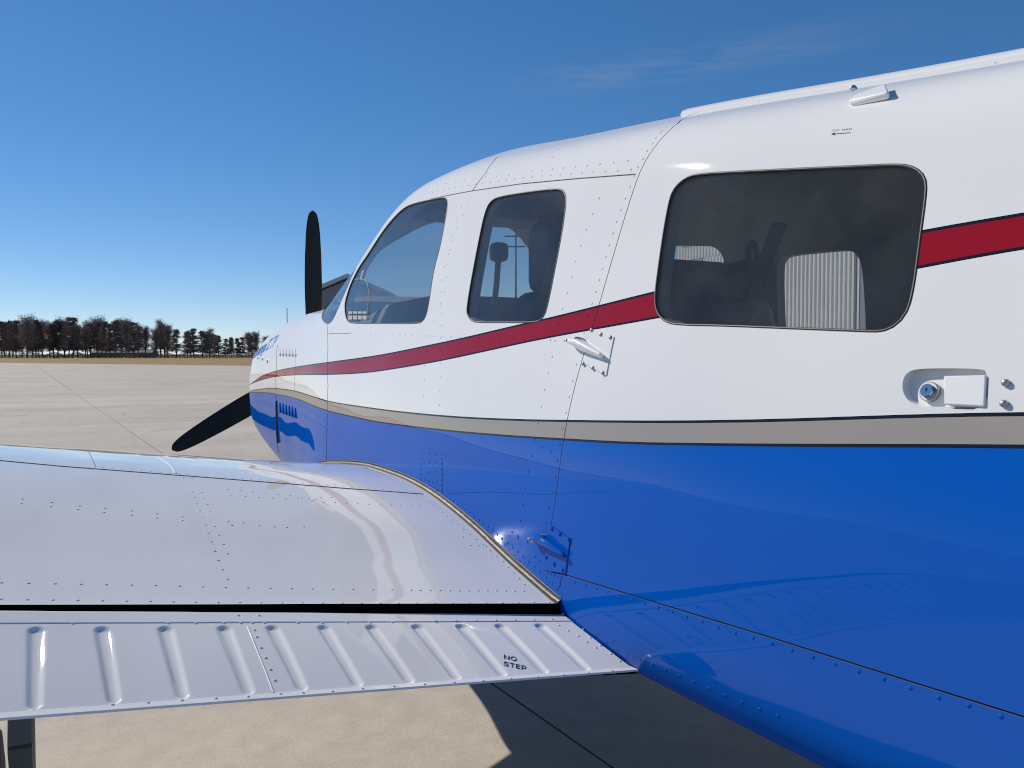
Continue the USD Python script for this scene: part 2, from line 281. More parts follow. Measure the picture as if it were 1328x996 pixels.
# ------------------------------------------------------------------ the airplane's hull as a surface: half width at (y, z)
XC = 1.5
ST = np.array([[-4.3, 1.28, 1.46, .05, 0], [-3.5, 1.17, 1.53, .17, 0], [-2, 1.0, 1.62, .40, 0], [-.5, .85, 1.72, .56, 0],
[.5, .785, 1.792, .622, 0], [.9, .777, 1.840, .636, 0], [1.44, .768, 1.918, .6441, 0], [2, .70, 1.985, .6445, 0], [2.5, .63, 2.042, .64, 0], [2.8, .6015, 2.046, .6353, 0],
[3, .5926, 2.004, .6307, .05], [3.2, .5864, 1.922, .6255, .12], [3.4, .5874, 1.836, .6134, .25], [3.6, .5892, 1.772, .5924, .45], [3.8, .5915, 1.689, .5737, .65], [4, .6001, 1.6365, .558, .8],
[4.3, .6248, 1.6152, .541, .95], [4.6, .6653, 1.6073, .530, 1], [4.9, .7256, 1.5715, .527, 1], [5.1, .7847, 1.5133, .523, 1], [5.25, .8431, 1.4486, .495, 1], [5.36, .9115, 1.3767, .435, 1], [5.42, .9699, 1.3146, .361, 1]])
YS = np.arange(-4.3, 5.421, .01)
def _sm(v):
    g = Pchip(ST[:, 0], v)(YS); s = gaussian_filter1d(g, 8, mode='nearest'); k = np.clip((YS - 4.9) / .25, 0, 1)
    return CubicSpline(YS, s * (1 - k) + g * k)
fz0, fz1, fW, fB = [_sm(ST[:, k]) for k in (1, 2, 3, 4)]
NU = 141
def _curve(pts, sg=1.6, n=NU):
    pts = np.array(pts, float); s = np.r_[0, np.cumsum(np.hypot(*np.diff(pts, axis=0).T))]; s /= s[-1]
    u = np.linspace(0, 1, n); c = np.stack([Pchip(s, pts[:, 0])(u), Pchip(s, pts[:, 1])(u)], -1)
    full = np.vstack([c[1:40][::-1] * [-1, 1], c, c[-40:-1][::-1] * [-1, 1]])
    full[:39, 1] = 2 * c[0, 1] - c[1:40][::-1, 1] * 1 if False else full[:39, 1]
    g = gaussian_filter1d(full, sg, axis=0)[39:39 + n]; g[0, 0] = g[-1, 0] = 0
    g[:, 1] = (g[:, 1] - g[0, 1]) / (g[-1, 1] - g[0, 1]); return g
CAB = _curve([(0, 0), (.3, .0), (.55, .001), (.79, .003), (.895, .009), (.953, .026), (.984, .050), (.997, .075), (1, .10), (.992, .18), (.983, .25), (.972, .331), (.956, .40), (.935, .465), (.907, .53), (.873, .59), (.830, .66), (.782, .738), (.732, .82), (.709, .857), (.698, .872), (.676, .894), (.612, .928), (.49, .958), (.33, .985), (.16, .997), (0, 1)])
_a = np.linspace(-math.pi / 2, math.pi / 2, 61); _n = 3.35
COW = _curve(np.stack([np.abs(np.cos(_a)) ** (2 / _n), .5 + .5 * np.sign(np.sin(_a)) * np.abs(np.sin(_a)) ** (2 / _n)], -1))
ZR, TR = 1.08, .331          # the widest level: below it the section stretches to the belly, above it to the roof
def zref(y):
    b = np.clip(fB(y), 0, 1); return (1 - b) * ZR + b * (fz0(y) + TR * (fz1(y) - fz0(y)))
def section(y, d=0.):
    b = float(np.clip(fB(y), 0, 1)); c = CAB * (1 - b) + COW * b; t = c[:, 1]; r, z0, z1 = float(zref(y)), float(fz0(y)) + d, float(fz1(y)) - d
    return np.stack([c[:, 0] * (float(fW(y)) - d), np.where(t < TR, z0 + (r - z0) * t / TR, r + (z1 - r) * (t - TR) / (1 - TR))], -1)
TG = np.linspace(0, 1, 801)
def _bz(b):
    c = CAB * (1 - b) + COW * b; return np.interp(TG, np.maximum.accumulate(c[:, 1] + np.arange(NU) * 1e-9), c[:, 0])
BL = np.linspace(0, 1, 41); PT = np.stack([_bz(b) for b in BL])          # (blend, height) table of widths
from scipy.interpolate import RegularGridInterpolator
_pw = RegularGridInterpolator((BL, TG), PT, bounds_error=False, fill_value=None)
def half(y, z):
    y, z = np.broadcast_arrays(np.asarray(y, float), np.asarray(z, float)); z0, z1 = fz0(y), fz1(y); r = zref(y); t = np.where(z < r, TR * (z - z0) / (r - z0), TR + (1 - TR) * (z - r) / (z1 - r))
    w = fW(y) * _pw(np.stack([np.clip(fB(y), 0, 1), np.clip(t, 0, 1)], -1)).reshape(t.shape)
    return np.where((t < 0) | (t > 1), -1, w)
def hull_pt(y, z, out=0.):
    """point on the port side; out metres proud of it"""
    n = hull_n(y, z); p = np.stack([XC - half(y, z), np.asarray(y, float) + 0 * np.asarray(z), np.asarray(z, float) + 0 * np.asarray(y)], -1)
    return p + n * out
def hull_n(y, z, e=.004):
    y, z = np.asarray(y, float), np.asarray(z, float)
    dy = (half(y + e, z) - half(y - e, z)) / (2 * e); dz = (half(y, z + e) - half(y, z - e)) / (2 * e)
    n = np.stack([-np.ones_like(dy + dz), -dy, -dz], -1); return n / np.linalg.norm(n, axis=-1, keepdims=True)
def hull_hit(px, py):
    d = ray(px, py); ts = np.linspace(.3, 6.5, 1500); p = CAM + ts[:, None] * d
    g = XC - p[:, 0] - half(p[:, 1], p[:, 2]); g[(p[:, 1] > 5.40) | (p[:, 1] < -4)] = 1
    if not (g < 0).any(): return None
    i = int(np.argmax(g < 0)); t = ts[i - 1] + (ts[i] - ts[i - 1]) * g[i - 1] / (g[i - 1] - g[i]); return CAM + t * d
def hits(pts): return np.array([h for h in (hull_hit(*p) for p in pts) if h is not None])
def loft(ys, d=0.):
    n = 2 * NU - 2; V = []
    for y in ys:
        s = section(y, d); loop = np.vstack([np.c_[XC - s[:, 0], s[:, 1]], np.c_[XC + s[-2:0:-1, 0], s[-2:0:-1, 1]]])
        V.append(np.c_[loop[:, 0], np.full(n, y), loop[:, 1]])
    V = np.concatenate(V); i = np.arange(len(ys) * n).reshape(len(ys), n); j = np.roll(i, -1, 1)
    q = np.stack([i[:-1], j[:-1], j[1:], i[1:]], -1).reshape(-1, 4); f = [q[:, [0, 1, 2]], q[:, [0, 2, 3]]]
    c0, c1 = len(V), len(V) + 1; V = np.vstack([V, V[:n].mean(0), V[-n:].mean(0)])
    f += [np.c_[np.full(n, c0), j[0], i[0]], np.c_[np.full(n, c1), i[-1], j[-1]]]
    m = trimesh.Trimesh(V, np.vstack(f), process=False)
    if m.volume < 0: m.invert()
    return man(m)
# analytic normals for a hull vertex
_ny = YS[::2]
_Z, _N = [], []
for y in _ny:
    s = section(y); e = .01; y1, y2 = max(y - e, YS[0]), min(y + e, YS[-1]); s1, s2 = section(y1), section(y2)
    du = np.gradient(s, axis=0); du[0], du[-1] = [.01, 0], [-.01, 0]; dy = (s2 - s1) / (y2 - y1)
    tu = np.c_[du[:, 0], np.zeros(NU), du[:, 1]]; ty = np.c_[dy[:, 0], np.ones(NU), dy[:, 1]]
    nn = np.cross(ty, tu); nn /= np.linalg.norm(nn, axis=1)[:, None]; nn *= np.sign((nn[:, 0] * s[:, 0] + nn[:, 2] * (s[:, 1] - s[:, 1].mean())).sum())
    _N.append(nn); _Z.append(np.unwrap(np.arctan2(s[:, 1] - .5 * (s[0, 1] + s[-1, 1]), s[:, 0] + 1e-9)))
_N, _Z = np.array(_N), np.array(_Z)
def hull_normals(p):
    x, y, z = p[:, 0] - XC, p[:, 1], p[:, 2]; out = np.zeros_like(p)
    fi = np.clip((y - _ny[0]) / (_ny[1] - _ny[0]), 0, len(_ny) - 1.001); i = fi.astype(int); k = fi - i
    for r in np.unique(i):
        s = np.where(i == r)[0]; acc = 0
        for q, wt in ((r, 1 - k[s]), (r + 1, k[s])):
            th = np.arctan2(z[s] - .5 * (fz0(_ny[q]) + fz1(_ny[q])), np.abs(x[s]) + 1e-9)
            acc = acc + np.stack([np.interp(th, _Z[q], _N[q][:, c]) for c in range(3)], -1) * wt[:, None]
        acc[:, 0] *= np.sign(x[s]) + (x[s] == 0); out[s] = acc
    return out / np.linalg.norm(out, axis=1)[:, None]
def split_skin(m, tol=.0022):
    """(skin mesh, its normals, all other faces) of a boolean result"""
    c = m.triangles_center; fn = m.face_normals; an = hull_normals(c)
    near = np.abs(np.abs(c[:, 0] - XC) - half(c[:, 1], c[:, 2])) * np.abs(an[:, 0]) < tol
    zt = (np.abs(c[:, 2] - fz0(c[:, 1])) < .03) | (np.abs(c[:, 2] - fz1(c[:, 1])) < .012)
    on = ((near | zt) & ((fn * an).sum(1) > .9)) | (c[:, 1] > 5.40)
    a = m.submesh([np.where(on)[0]], append=True, repair=False); b = m.submesh([np.where(~on)[0]], append=True, repair=False)
    return a, hull_normals(np.array(a.vertices)), b
def prism(poly, x0, x1):
    """polygon in (y, z) extruded along x"""
    p = np.asarray(poly.exterior.coords)[:-1] if hasattr(poly, 'exterior') else np.asarray(poly)
    m = trimesh.creation.extrude_polygon(Polygon(p), x1 - x0, engine='earcut'); v = m.vertices.copy()
    m.vertices = np.c_[v[:, 2] + x0, v[:, 0], v[:, 1]]
    if m.volume < 0: m.invert()
    return man(m)

# window outlines from the photograph, as polygons in (y, z)
W3 = [(868, 258), (874.5, 243), (889.5, 229.7), (909, 225), (970, 222), (1032, 219), (1100, 216), (1164.5, 213), (1184, 216), (1197.6, 226), (1201.6, 240), (1199, 266), (1192.6, 312.5), (1186, 365), (1179, 399), (1168, 417), (1148, 430), (1115, 429), (999, 424.5), (935, 422), (876, 421), (861, 416), (851, 405), (848.7, 385), (854.7, 339), (861, 296)]
W2 = [(605, 401), (606, 409), (611, 415.5), (618, 418), (650, 418), (696, 418), (704, 413), (709.4, 402), (720.5, 346), (728.5, 304), (733.5, 270), (734, 256), (731.5, 248), (725, 244.5), (690, 248), (646, 255), (636, 261), (630, 272), (624, 296), (612, 358)]
W1 = [(446.8, 394), (447.2, 407), (449.5, 415), (455, 419.5), (499, 419.5), (540, 419.5), (547, 418), (553, 410), (557, 389), (562, 352), (572, 316), (580, 272), (581, 260), (577, 255.5), (560, 258.5), (534, 264.5), (521, 271.4), (499, 296), (476, 332), (467, 344), (456, 365), (450.6, 380)]
polys = []
for w in (W1, W2, W3):
    h = hits(w); polys.append(Polygon(chaikin(h[:, 1:], 2)))
PW1, PW2, PW3 = polys
def far_hit(px, py):
    d = ray(px, py); ts = np.linspace(1.2, 6.5, 2500); p = CAM + ts[:, None] * d; g = (p[:, 0] - XC) - half(p[:, 1], p[:, 2])
    i = np.where((g[:-1] < 0) & (g[1:] >= 0))[0][-1]; return CAM + ts[i] * d
W2F = [(1017, 345), (1021, 336), (1030, 332), (1070, 328), (1105, 325), (1118, 327), (1126, 337), (1130, 360), (1134, 440), (1130, 456), (1118, 463), (1040, 458), (1026, 454), (1020, 446), (1018, 400)]
W1F = [(950, 345), (946, 331), (938, 322), (926, 319), (880, 319), (820, 321), (780, 327), (745, 345), (735, 380), (735, 420), (745, 430), (900, 430), (945, 432), (955, 425), (956, 400)]
PW1F, PW2F = [Polygon(chaikin(np.array([far_hit(*q)[1:] for q in w]), 2)).buffer(0) for w in (W1F, W2F)]
PWS = Polygon(chaikin([(3.405, 1.492), (3.375, 1.522), (3.36, 1.573), (3.342, 1.63), (3.335, 1.677), (3.31, 1.74), (3.24, 1.82), (3.16, 1.895), (3.10, 1.95), (3.08, 2.05), (3.08, 2.4), (4.3, 2.4), (4.06, 1.70), (3.95, 1.640), (3.82, 1.575), (3.70, 1.528), (3.56, 1.497), (3.47, 1.485)], 1))
# the cabin door
seam = hits([(879, 160), (868, 170), (850, 190), (838, 207), (825, 235), (800, 315), (770, 420), (735, 545), (722, 640), (713, 690), (716, 742)])[:, 1:]
low = hits([(735, 746), (800, 766), (1000, 827), (1328, 930)])[:, 1:]
rail = []
for y in np.linspace(1.60, .36, 12):
    s = section(y); k = np.argsort(s[NU // 2:, 0]); rail.append((y, float(np.interp(.235, s[NU // 2:, 0][k], s[NU // 2:, 1][k]))))
DOOR = Polygon(np.vstack([low[::-1], seam[::-1][:0], [seam[-1]], chaikin(seam[::-1][1:], 2, False), rail[1:], [(.36, .992)]])).buffer(0)

# ------------------------------------------------------------------ the airplane
BASE = np.array([1.5, 2.2, 0.])
air = thing('light_airplane', 'white, blue and red single propeller low-wing airplane parked on the apron', 'airplane', BASE)
ys_o = np.r_[np.arange(-4.3, .2, .1), np.arange(.2, 5.1, .025), np.linspace(5.1, 5.42, 22)]
ys_i = np.r_[np.arange(-.8, .3, .1), np.arange(.3, 3.95, .05)]
outer_m = loft(ys_o); inner_m = loft(ys_i, .035)
shell = outer_m - inner_m
cuts = Manifold.batch_boolean([prism(p, XC - 1, XC) for p in (PW1, PW2, PW3)] + [prism(p, XC, XC + 1) for p in (PW1F, PW2F)] + [prism(PWS, XC - 1, XC + 1)], m3.OpType.Add)
slab_port = prism(DOOR.buffer(.0011), XC - 1, XC - .20)
door_solid = (shell ^ prism(DOOR.buffer(-.0011), XC - 1, XC - .20)) - cuts
body = shell - cuts - slab_port
# the pocket for the door handle
pk = hits([(1170, 505), (1171, 491), (1178, 481.5), (1192, 478), (1240, 477.5), (1270, 478.5), (1281, 481), (1281, 531), (1232, 531), (1225, 527), (1205, 528), (1186, 525), (1175, 517)])
PK = Polygon(chaikin(pk[:, 1:], 2))
in12 = loft(np.arange(.3, 1.2, .05), .012)
pocket = prism(PK, XC - 1, XC - .3) - in12
door_solid = door_solid - pocket

def skin_parts(solid, parent_name, lab=None):
    a, n, b = split_skin(tm(solid))
    p = obj(parent_name, a, 'aircraft_paint', air, normals=n, label=lab)
    return p, b
fus, rest = skin_parts(body, 'fuselage')
c = rest.triangles_center
inner = np.abs(np.abs(c[:, 0] - XC) - (half(c[:, 1], c[:, 2]) - .035)) < .03
deep = (np.abs(c[:, 0] - XC) < half(c[:, 1], c[:, 2]) - .0345)
in_ = np.abs(c[:, 0] - XC) < half(c[:, 1], c[:, 2]) - .0325
for msk, nm, mt in ((in_, 'cabin_lining', 'lining'), (~in_, 'window_frame', 'reveal')):
    for q in rest.submesh([np.where(msk)[0]], append=True, repair=False).split(only_watertight=False):
        if len(q.faces) > 40: obj(nm, q, mt, air, smooth=30)
door, drest = skin_parts(door_solid, 'cabin_door', 'rear cabin door with a dark window and handle')
cz = drest.triangles_center; inp = np.array([PK.buffer(.004).contains(Point(q[1], q[2])) for q in cz]) & (np.abs(half(cz[:, 1], cz[:, 2]) - (XC - cz[:, 0])) < .016)
if inp.any():
    obj('handle_pocket', drest.submesh([np.where(inp)[0]], append=True, repair=False), 'white_plain', door, smooth=30)
din = (np.abs(cz[:, 0] - XC) < half(cz[:, 1], cz[:, 2]) - .0325) & ~inp
obj('door_lining', drest.submesh([np.where(din)[0]], append=True, repair=False), 'lining', door, smooth=30)
for q in drest.submesh([np.where(~inp & ~din)[0]], append=True, repair=False).split(only_watertight=False):
    if len(q.faces) > 40: obj('window_frame', q, 'reveal', door, smooth=30)

# panes: thin shells of the hull
g_out, g_in = loft(np.r_[np.arange(.2, 4.4, .05)], .003), loft(np.r_[np.arange(.2, 4.4, .05)], .006)
gsh = g_out - g_in
def pane(poly, x0, x1, parent, name='window_pane'):
    s = tm(gsh ^ prism(poly.buffer(.001), x0, x1)); 
    k = s.face_normals; s2 = s
    obj(name, s2, 'glass', parent, smooth=35)
for poly, par in ((PW1, air), (PW2, air), (PW3, door)):
    pane(poly, XC - 1, XC, par)
for poly in (PW1F, PW2F): pane(poly, XC, XC + 1, air)
pane(PWS, XC - 1, XC + 1, air, 'windshield')
def on_hull(yz, step=.012, out=0., closed=False):
    p = np.asarray(yz, float)
    if closed: p = np.vstack([p, p[:1]])
    p = dense(p, step); p = p[:-1] if closed else p
    return hull_pt(p[:, 0], p[:, 1], out)
for poly, par in ((PW1, air), (PW2, air), (PW3, door)):
    obj('window_seal', tube(on_hull(np.asarray(poly.exterior.coords)[:-1], .012, -.0008, True), .0022, 6, True), 'seal', par, smooth=True)

# panel seams
def seam_line(pts, r=.0014, mat_='seam', parent=None, name='panel_seam'):
    h = hits(pts); p = on_hull(h[:, 1:], .02, -r * .35)
    obj(name, tube(p, r, 6), mat_, parent or fus, smooth=True)
seam_line([(425, 420), (425.5, 450), (425.5, 500), (424.5, 533)], .0018)
seam_line([(424.5, 537), (424, 570), (423, 600)], .0018, 'blue_seam')
seam_line([(360, 447), (359, 470), (358, 505)], .0022)
seam_line([(358, 512), (358.5, 550), (362, 588)], .0025, 'blue_seam')
seam_line([(384, 452), (383, 475), (382, 506)], .0012)
seam_line([(425, 433), (440, 432.5), (455, 432)], .0012)
seam_line([(559, 258), (612, 247.6), (675, 238.5), (750, 231.5), (824, 226)], .0016)
seam_line([(645, 204), (640, 210), (630, 225), (613, 247)], .0016)
seam_line([(573.5, 598), (573.5, 620), (573.5, 644)], .0013, 'blue_seam')
seam_line([(728, 748), (727, 758), (722, 766)], .0013, 'blue_seam')
for sy, (y0, y1) in ((0, (3.6, 4.8)),):
    pass
slit = hits([(358.5, 520), (359.5, 545), (361.5, 574)])
obj('cowl_flap_gap', tube(on_hull(slit[:, 1:], .02, .001), np.linspace(.005, .009, len(on_hull(slit[:, 1:], .02))), 6), 'rubber', fus, smooth=True, label='dark slit in the lower cowling')

# rivets
def dome(r, h, seg=8):
    V, fs = [(0, 0, h)], []
    for k, (rr, zz) in enumerate(((.5, .86), (.86, .5), (1.0, -.15))):
        V += [(rr * r * math.cos(2 * math.pi * i / seg), rr * r * math.sin(2 * math.pi * i / seg), zz * h) for i in range(seg)]
    for i in range(seg):
        j = (i + 1) % seg; fs.append((0, 1 + i, 1 + j))
        for k in range(2):
            a, b = 1 + k * seg, 1 + (k + 1) * seg; fs += [(a + i, b + i, b + j), (a + i, b + j, a + j)]
    return np.array(V), np.array(fs)
def domes(pts, nrm, r, h, seg=8):
    V0, F0 = dome(r, h, seg); Vs, Fs = [], []
    for k, (p, n) in enumerate(zip(pts, nrm)):
        t = np.cross(n, [0, 1, 0]) if abs(n[1]) < .9 else np.cross(n, [1, 0, 0]); t /= np.linalg.norm(t); b = np.cross(n, t)
        Vs.append(p + V0 @ np.stack([t, b, n])); Fs.append(F0 + k * len(V0))
    return trimesh.Trimesh(np.vstack(Vs), np.vstack(Fs), process=False)
class Rivets:
    def __init__(s, hit): s.p, s.hit = [], hit
    def row(s, pts, n=None, step=None):
        """photo polyline; n rivets or one per point, evenly spaced on the surface"""
        h = np.array([q for q in (s.hit(*p) for p in pts) if q is not None])
        if n:
            L = np.r_[0, np.cumsum(np.linalg.norm(np.diff(h, axis=0), axis=1))]; u = np.linspace(0, L[-1], n); h = np.stack([np.interp(u, L, h[:, k]) for k in range(3)], -1)
        s.p += list(h); return s
def snap_hull(P_):
    P_ = np.array(P_); return hull_pt(P_[:, 1], P_[:, 2]), hull_n(P_[:, 1], P_[:, 2])
R = Rivets(hull_hit)
R.row([(817, 242), (802, 279), (788, 324), (776, 366), (763, 409)], 12); R.row([(757, 432), (745, 482), (733.5, 537), (726.5, 573), (719, 627), (708, 678)], 13)
R.row([(777, 257), (762, 293), (748, 332), (738, 372), (726, 410), (716, 462), (704, 517), (690, 590), (682, 626), (672, 696)], 22)
R.row([(664, 690), (672, 697), (684, 703), (694, 722), (700, 727)]); R.row([(703, 580), (714, 586)])
R.row([(474, 432.5), (600, 437), (700, 440.5), (732, 441.5)], 24)
R.row([(561, 249), (618, 238.5), (690, 229), (818, 220)], 24); R.row([(568, 240), (618, 231), (660, 227)], 8); R.row([(690, 222), (770, 214), (834, 206)], 10)
R.row([(758, 174), (745, 180), (733, 186), (724, 194), (716, 204)]); R.row([(764, 177), (752, 183)])
R.row([(863, 166), (846, 186), (834, 204), (822, 228)], 8); R.row([(850, 160), (858, 170)])
R.row([(608, 262), (592, 297), (586, 316), (579, 336), (574, 357), (571, 384), (573, 411), (571, 440), (571, 482), (570, 525)], 17)
R.row([(598, 268), (588, 298), (581, 338), (575, 385), (565, 412), (551, 464), (550, 500), (548, 533)], 15)
for cx_ in (546, 557, 566, 572): R.row([(cx_, 588), (cx_, 636)], 8 if cx_ in (546, 572) else 5)
R.row([(546, 620), (572, 629)], 6)
R.row([(484, 600.5), (500, 605), (520, 612), (545, 624), (573, 638)], 20)
R.row([(573, 641), (600, 657), (640, 689), (672, 716), (704, 745), (716, 757)], 24)
R.row([(746, 755), (762, 759.5), (796, 770), (832, 781), (873, 794), (914, 807), (956, 821), (1000, 833.5), (1035, 846), (1091, 863), (1152, 882), (1221, 906), (1258, 915), (1298, 929)], 24)
R.row([(814, 848), (833, 856), (852, 864), (893, 881), (936, 900), (984, 919), (1009, 928)], 11)
R.row([(710, 742), (720, 746), (728, 748)], 5)
R.row([(431, 425), (431, 432)]); R.row([(441, 391), (446, 374), (459, 352), (437, 402)])
R.row([(420, 545), (420, 590)], 6); R.row([(389, 535), (420, 553)], 10)
R.row([(905, 152), (935, 145), (955, 140), (990, 133), (1040, 124), (1090, 115), (1150, 105), (1210, 95), (1290, 82)], 12)
P_, N_ = snap_hull(R.p)
obj('rivets', domes(P_ - N_ * .0002, N_, .0033, .0014), 'aircraft_paint', fus, smooth=True, kind='stuff')
# nose fasteners
q = hits([(329, 462.5), (335, 464), (340.5, 465.5), (347, 468.5)]); P_, N_ = snap_hull(q)
for k in range(len(q)): obj('cowl_fastener', domes(P_[k:k + 1], N_[k:k + 1], .011, .004, 12), 'bolt_dull', fus, smooth=True)
for (x0, x1, ya, yb, h_) in ((363, 383, 452.5, 453.5, 8), (363, 383, 522, 529, 13)):
    for k in range(6):
        u = k / 5; a, b = hull_hit(x0 + (x1 - x0) * u, ya + (yb - ya) * u), hull_hit(x0 + (x1 - x0) * u + 1, ya + (yb - ya) * u + h_)
        pts = on_hull(np.array([a[1:], b[1:]]), .01, .001)
        obj('louvre', tube(pts, np.linspace(.003, .007, len(pts)), 6), 'aircraft_paint', fus, smooth=True)

# lettering bent onto the hull
def decal(mesh, y0, z0, dy, slope, out=.0006, shear=0.):
    """local x runs aft from y0, local y up"""
    v = np.array(mesh.vertices); tx, ty, tz = v.T; tx = tx + shear * ty
    y, z = y0 - tx * dy, z0 + ty + slope * tx
    m = mesh.copy(); p = hull_pt(y, z); m.vertices = p + hull_n(y, z) * (tz[:, None] * .5 + out); return m
t = meshkit.text_mesh('Saratoga II TP', .058, .001, True)
obj('lettering', decal(t, 5.12, 1.335, 1.02, .13, shear=.25), 'decal_blue', fus, label='blue italic lettering on the nose')

# fittings on the hull
def plate(px, thick, mat_, name, parent, out=0.):
    h = hits(px); P0, N0 = snap_hull(h); lo, hi = P0 + N0 * (out - .004), P0 + N0 * (out + thick)
    m = Manifold.hull_points(np.vstack([lo, hi]).astype(np.float32)); return obj(name, tm(m), mat_, parent)
def studs(px, r, h, mat_, name, parent):
    P0, N0 = snap_hull(hits(px))
    for k in range(len(P0)): obj(name, domes(P0[k:k + 1] + N0[k:k + 1] * .0025, N0[k:k + 1], r, h, 10), mat_, parent, smooth=True)
def wedge(spec, mat_, name, parent):
    """hull of balls: (px, py, proud, radius)"""
    bs = []
    for px, py, o, r in spec:
        h = hull_hit(px, py); n = hull_n(h[1], h[2]); bs.append(Manifold.sphere(r, 12).translate(tuple(hull_pt(h[1], h[2]) + n * o)))
    return obj(name, tm(Manifold.batch_hull(bs)), mat_, parent, smooth=40)
hp = plate([(767, 424), (797, 437), (787, 487), (757, 471)], .0022, 'aircraft_paint', 'hinge', door)
studs([(768.5, 428.5), (780.5, 434), (793, 438), (757.5, 472), (770, 477.5), (783, 484)], .0043, .0032, 'bolt_dull', 'hinge_screw', hp)
wedge([(747, 445, .016, .006), (757, 447.5, .018, .008), (785, 462, .012, .004), (760, 455, .006, .004), (783, 464, .003, .003), (758, 444, .004, .004)], 'white_plain', 'hinge_knuckle', hp)
studs([(745.5, 445), (756.5, 442.5)], .006, .022, 'bolt_dull', 'hinge_pin', hp)
hp = plate([(714, 681), (740, 699), (734, 744), (705, 738)], .0022, 'aircraft_paint', 'hinge', door)
studs([(717, 685.5), (727.5, 692.5), (739, 699.5), (709.5, 723), (720, 731.5), (731, 739.5)], .0043, .0032, 'aircraft_paint', 'hinge_screw', hp)
wedge([(698, 698, .014, .005), (706, 697, .016, .007), (735, 718, .010, .004), (709, 707, .006, .004), (733, 721, .003, .003)], 'aircraft_paint', 'hinge_knuckle', hp)
studs([(695, 699), (705, 696), (700, 703)], .0055, .018, 'bolt_dull', 'hinge_pin', hp)
# door stop wedge by the roof
f0 = wedge([(1107, 135, .004, .0055), (1112, 130, .004, .0055), (1148, 120, .010, .003), (1153, 129, .010, .003), (1148, 121, .004, .0035), (1152, 129, .004, .0035), (1108, 136, .002, .004)], 'white_plain', 'door_stop', door)
h = hull_hit(1110, 127); n0 = hull_n(h[1], h[2]); obj('stop_bolt', domes([hull_pt(h[1], h[2]) + n0 * .014], [n0], .006, .007, 12), 'chrome', f0, smooth=True)
# handle
hb = hits([(1227, 490), (1278, 489), (1276, 526), (1228, 523)]); P0, N0 = snap_hull(hb); n0 = N0.mean(0)
bs = [Manifold.sphere(.002, 10).translate(tuple(p + n0 * o)) for p in P0 for o in (.001, -.007)]
hd = obj('handle', tm(Manifold.batch_hull(bs)), 'white_plain', door, smooth=40)
hb = hits([(1276, 488), (1280, 488), (1278, 528), (1274, 528)]); P1, _ = snap_hull(hb)
obj('handle_pin', tube([P1[:2].mean(0) - n0 * .002, P1[2:].mean(0) - n0 * .002], .0028, 8), 'steel', hd, smooth=40)
h = hull_hit(1201, 506); hn = hull_n(h[1], h[2]); hpnt = hull_pt(h[1], h[2]) - hn * .012
def cyl(p, n, r, L, seg=24, bev=.001):
    """short bevelled cylinder standing on p"""
    m = trimesh.creation.revolve(np.array([(0, 0), (r, 0), (r, L - bev), (r - bev, L), (0, L)]), sections=seg)
    T = np.eye(4); t = np.cross(n, [0, 0, 1.]); t /= np.linalg.norm(t); T[:3, 0], T[:3, 1], T[:3, 2], T[:3, 3] = t, np.cross(n, t), n, p; m.apply_transform(T); return m
lk = obj('door_lock', cyl(hpnt, hn, .0125, .007), 'steel', door, smooth=35)
obj('lock_barrel', cyl(hpnt + hn * .006, hn, .0085, .006), 'chrome', lk, smooth=35)
obj('key_slot', bar(hpnt + hn * .0122 - [0, 0, .003], hpnt + hn * .0122 + [0, 0, .003], .0014, .0008, hn), 'rubber', lk)
studs([(1305, 497), (1303, 524)], .0046, .0038, 'bolt_dull', 'screw', door)
# rain rail above the door
def roof_pt(y, w):
    s = section(y); u = s[NU // 2:]; k = np.argsort(u[:, 0]); return np.array([XC - w, y, float(np.interp(w, u[k, 0], u[k, 1]))])
rl = np.array([roof_pt(y, .236) for y in np.linspace(1.54, .25, 60)])
prof = [(-.012, -.004), (-.012, .006), (-.006, .0115), (.010, .0125), (.016, .008), (.016, -.004)]
G = np.stack([rl + np.array([px_ * .93, 0, px_ * .36 + pz_]) for px_, pz_ in prof], 1)
rm = grid_mesh(G); e0 = trimesh.Trimesh(G[0], [(0, 1, 2), (0, 2, 3), (0, 3, 4), (0, 4, 5)], process=False)
obj('rain_rail', cat_([rm, e0]), 'white_plain', fus, smooth=30)
# small placard: two illegible words over an arrow
def flat(px0, py0, px1, py1, th, mat_, name, parent):
    a, b = hull_hit(px0, py0), hull_hit(px1, py1); p = dense([a[1:], b[1:]], .01)
    return tube(hull_pt(p[:, 0], p[:, 1], .0001), th, 5)
bits = [flat(1080 + k * 2.6, 170.6 - k * .2, 1080.2 + k * 2.6, 168.2 - k * .2, .0005, '', '', '') for k in range(4)] + [flat(1092.5 + k * 2.2, 169.4 - k * .2, 1093 + k * 2.2, 167.4 - k * .2, .0005, '', '', '') for k in range(6)]
bits += [flat(1079, 174, 1103, 172.2, .0006, '', '', ''), flat(1078.5, 174, 1083, 172.3, .0006, '', '', ''), flat(1078.5, 174, 1083, 175.2, .0006, '', '', '')]
obj('placard', cat_(bits), 'decal_black', door, label='tiny printed placard with an arrow above the window')
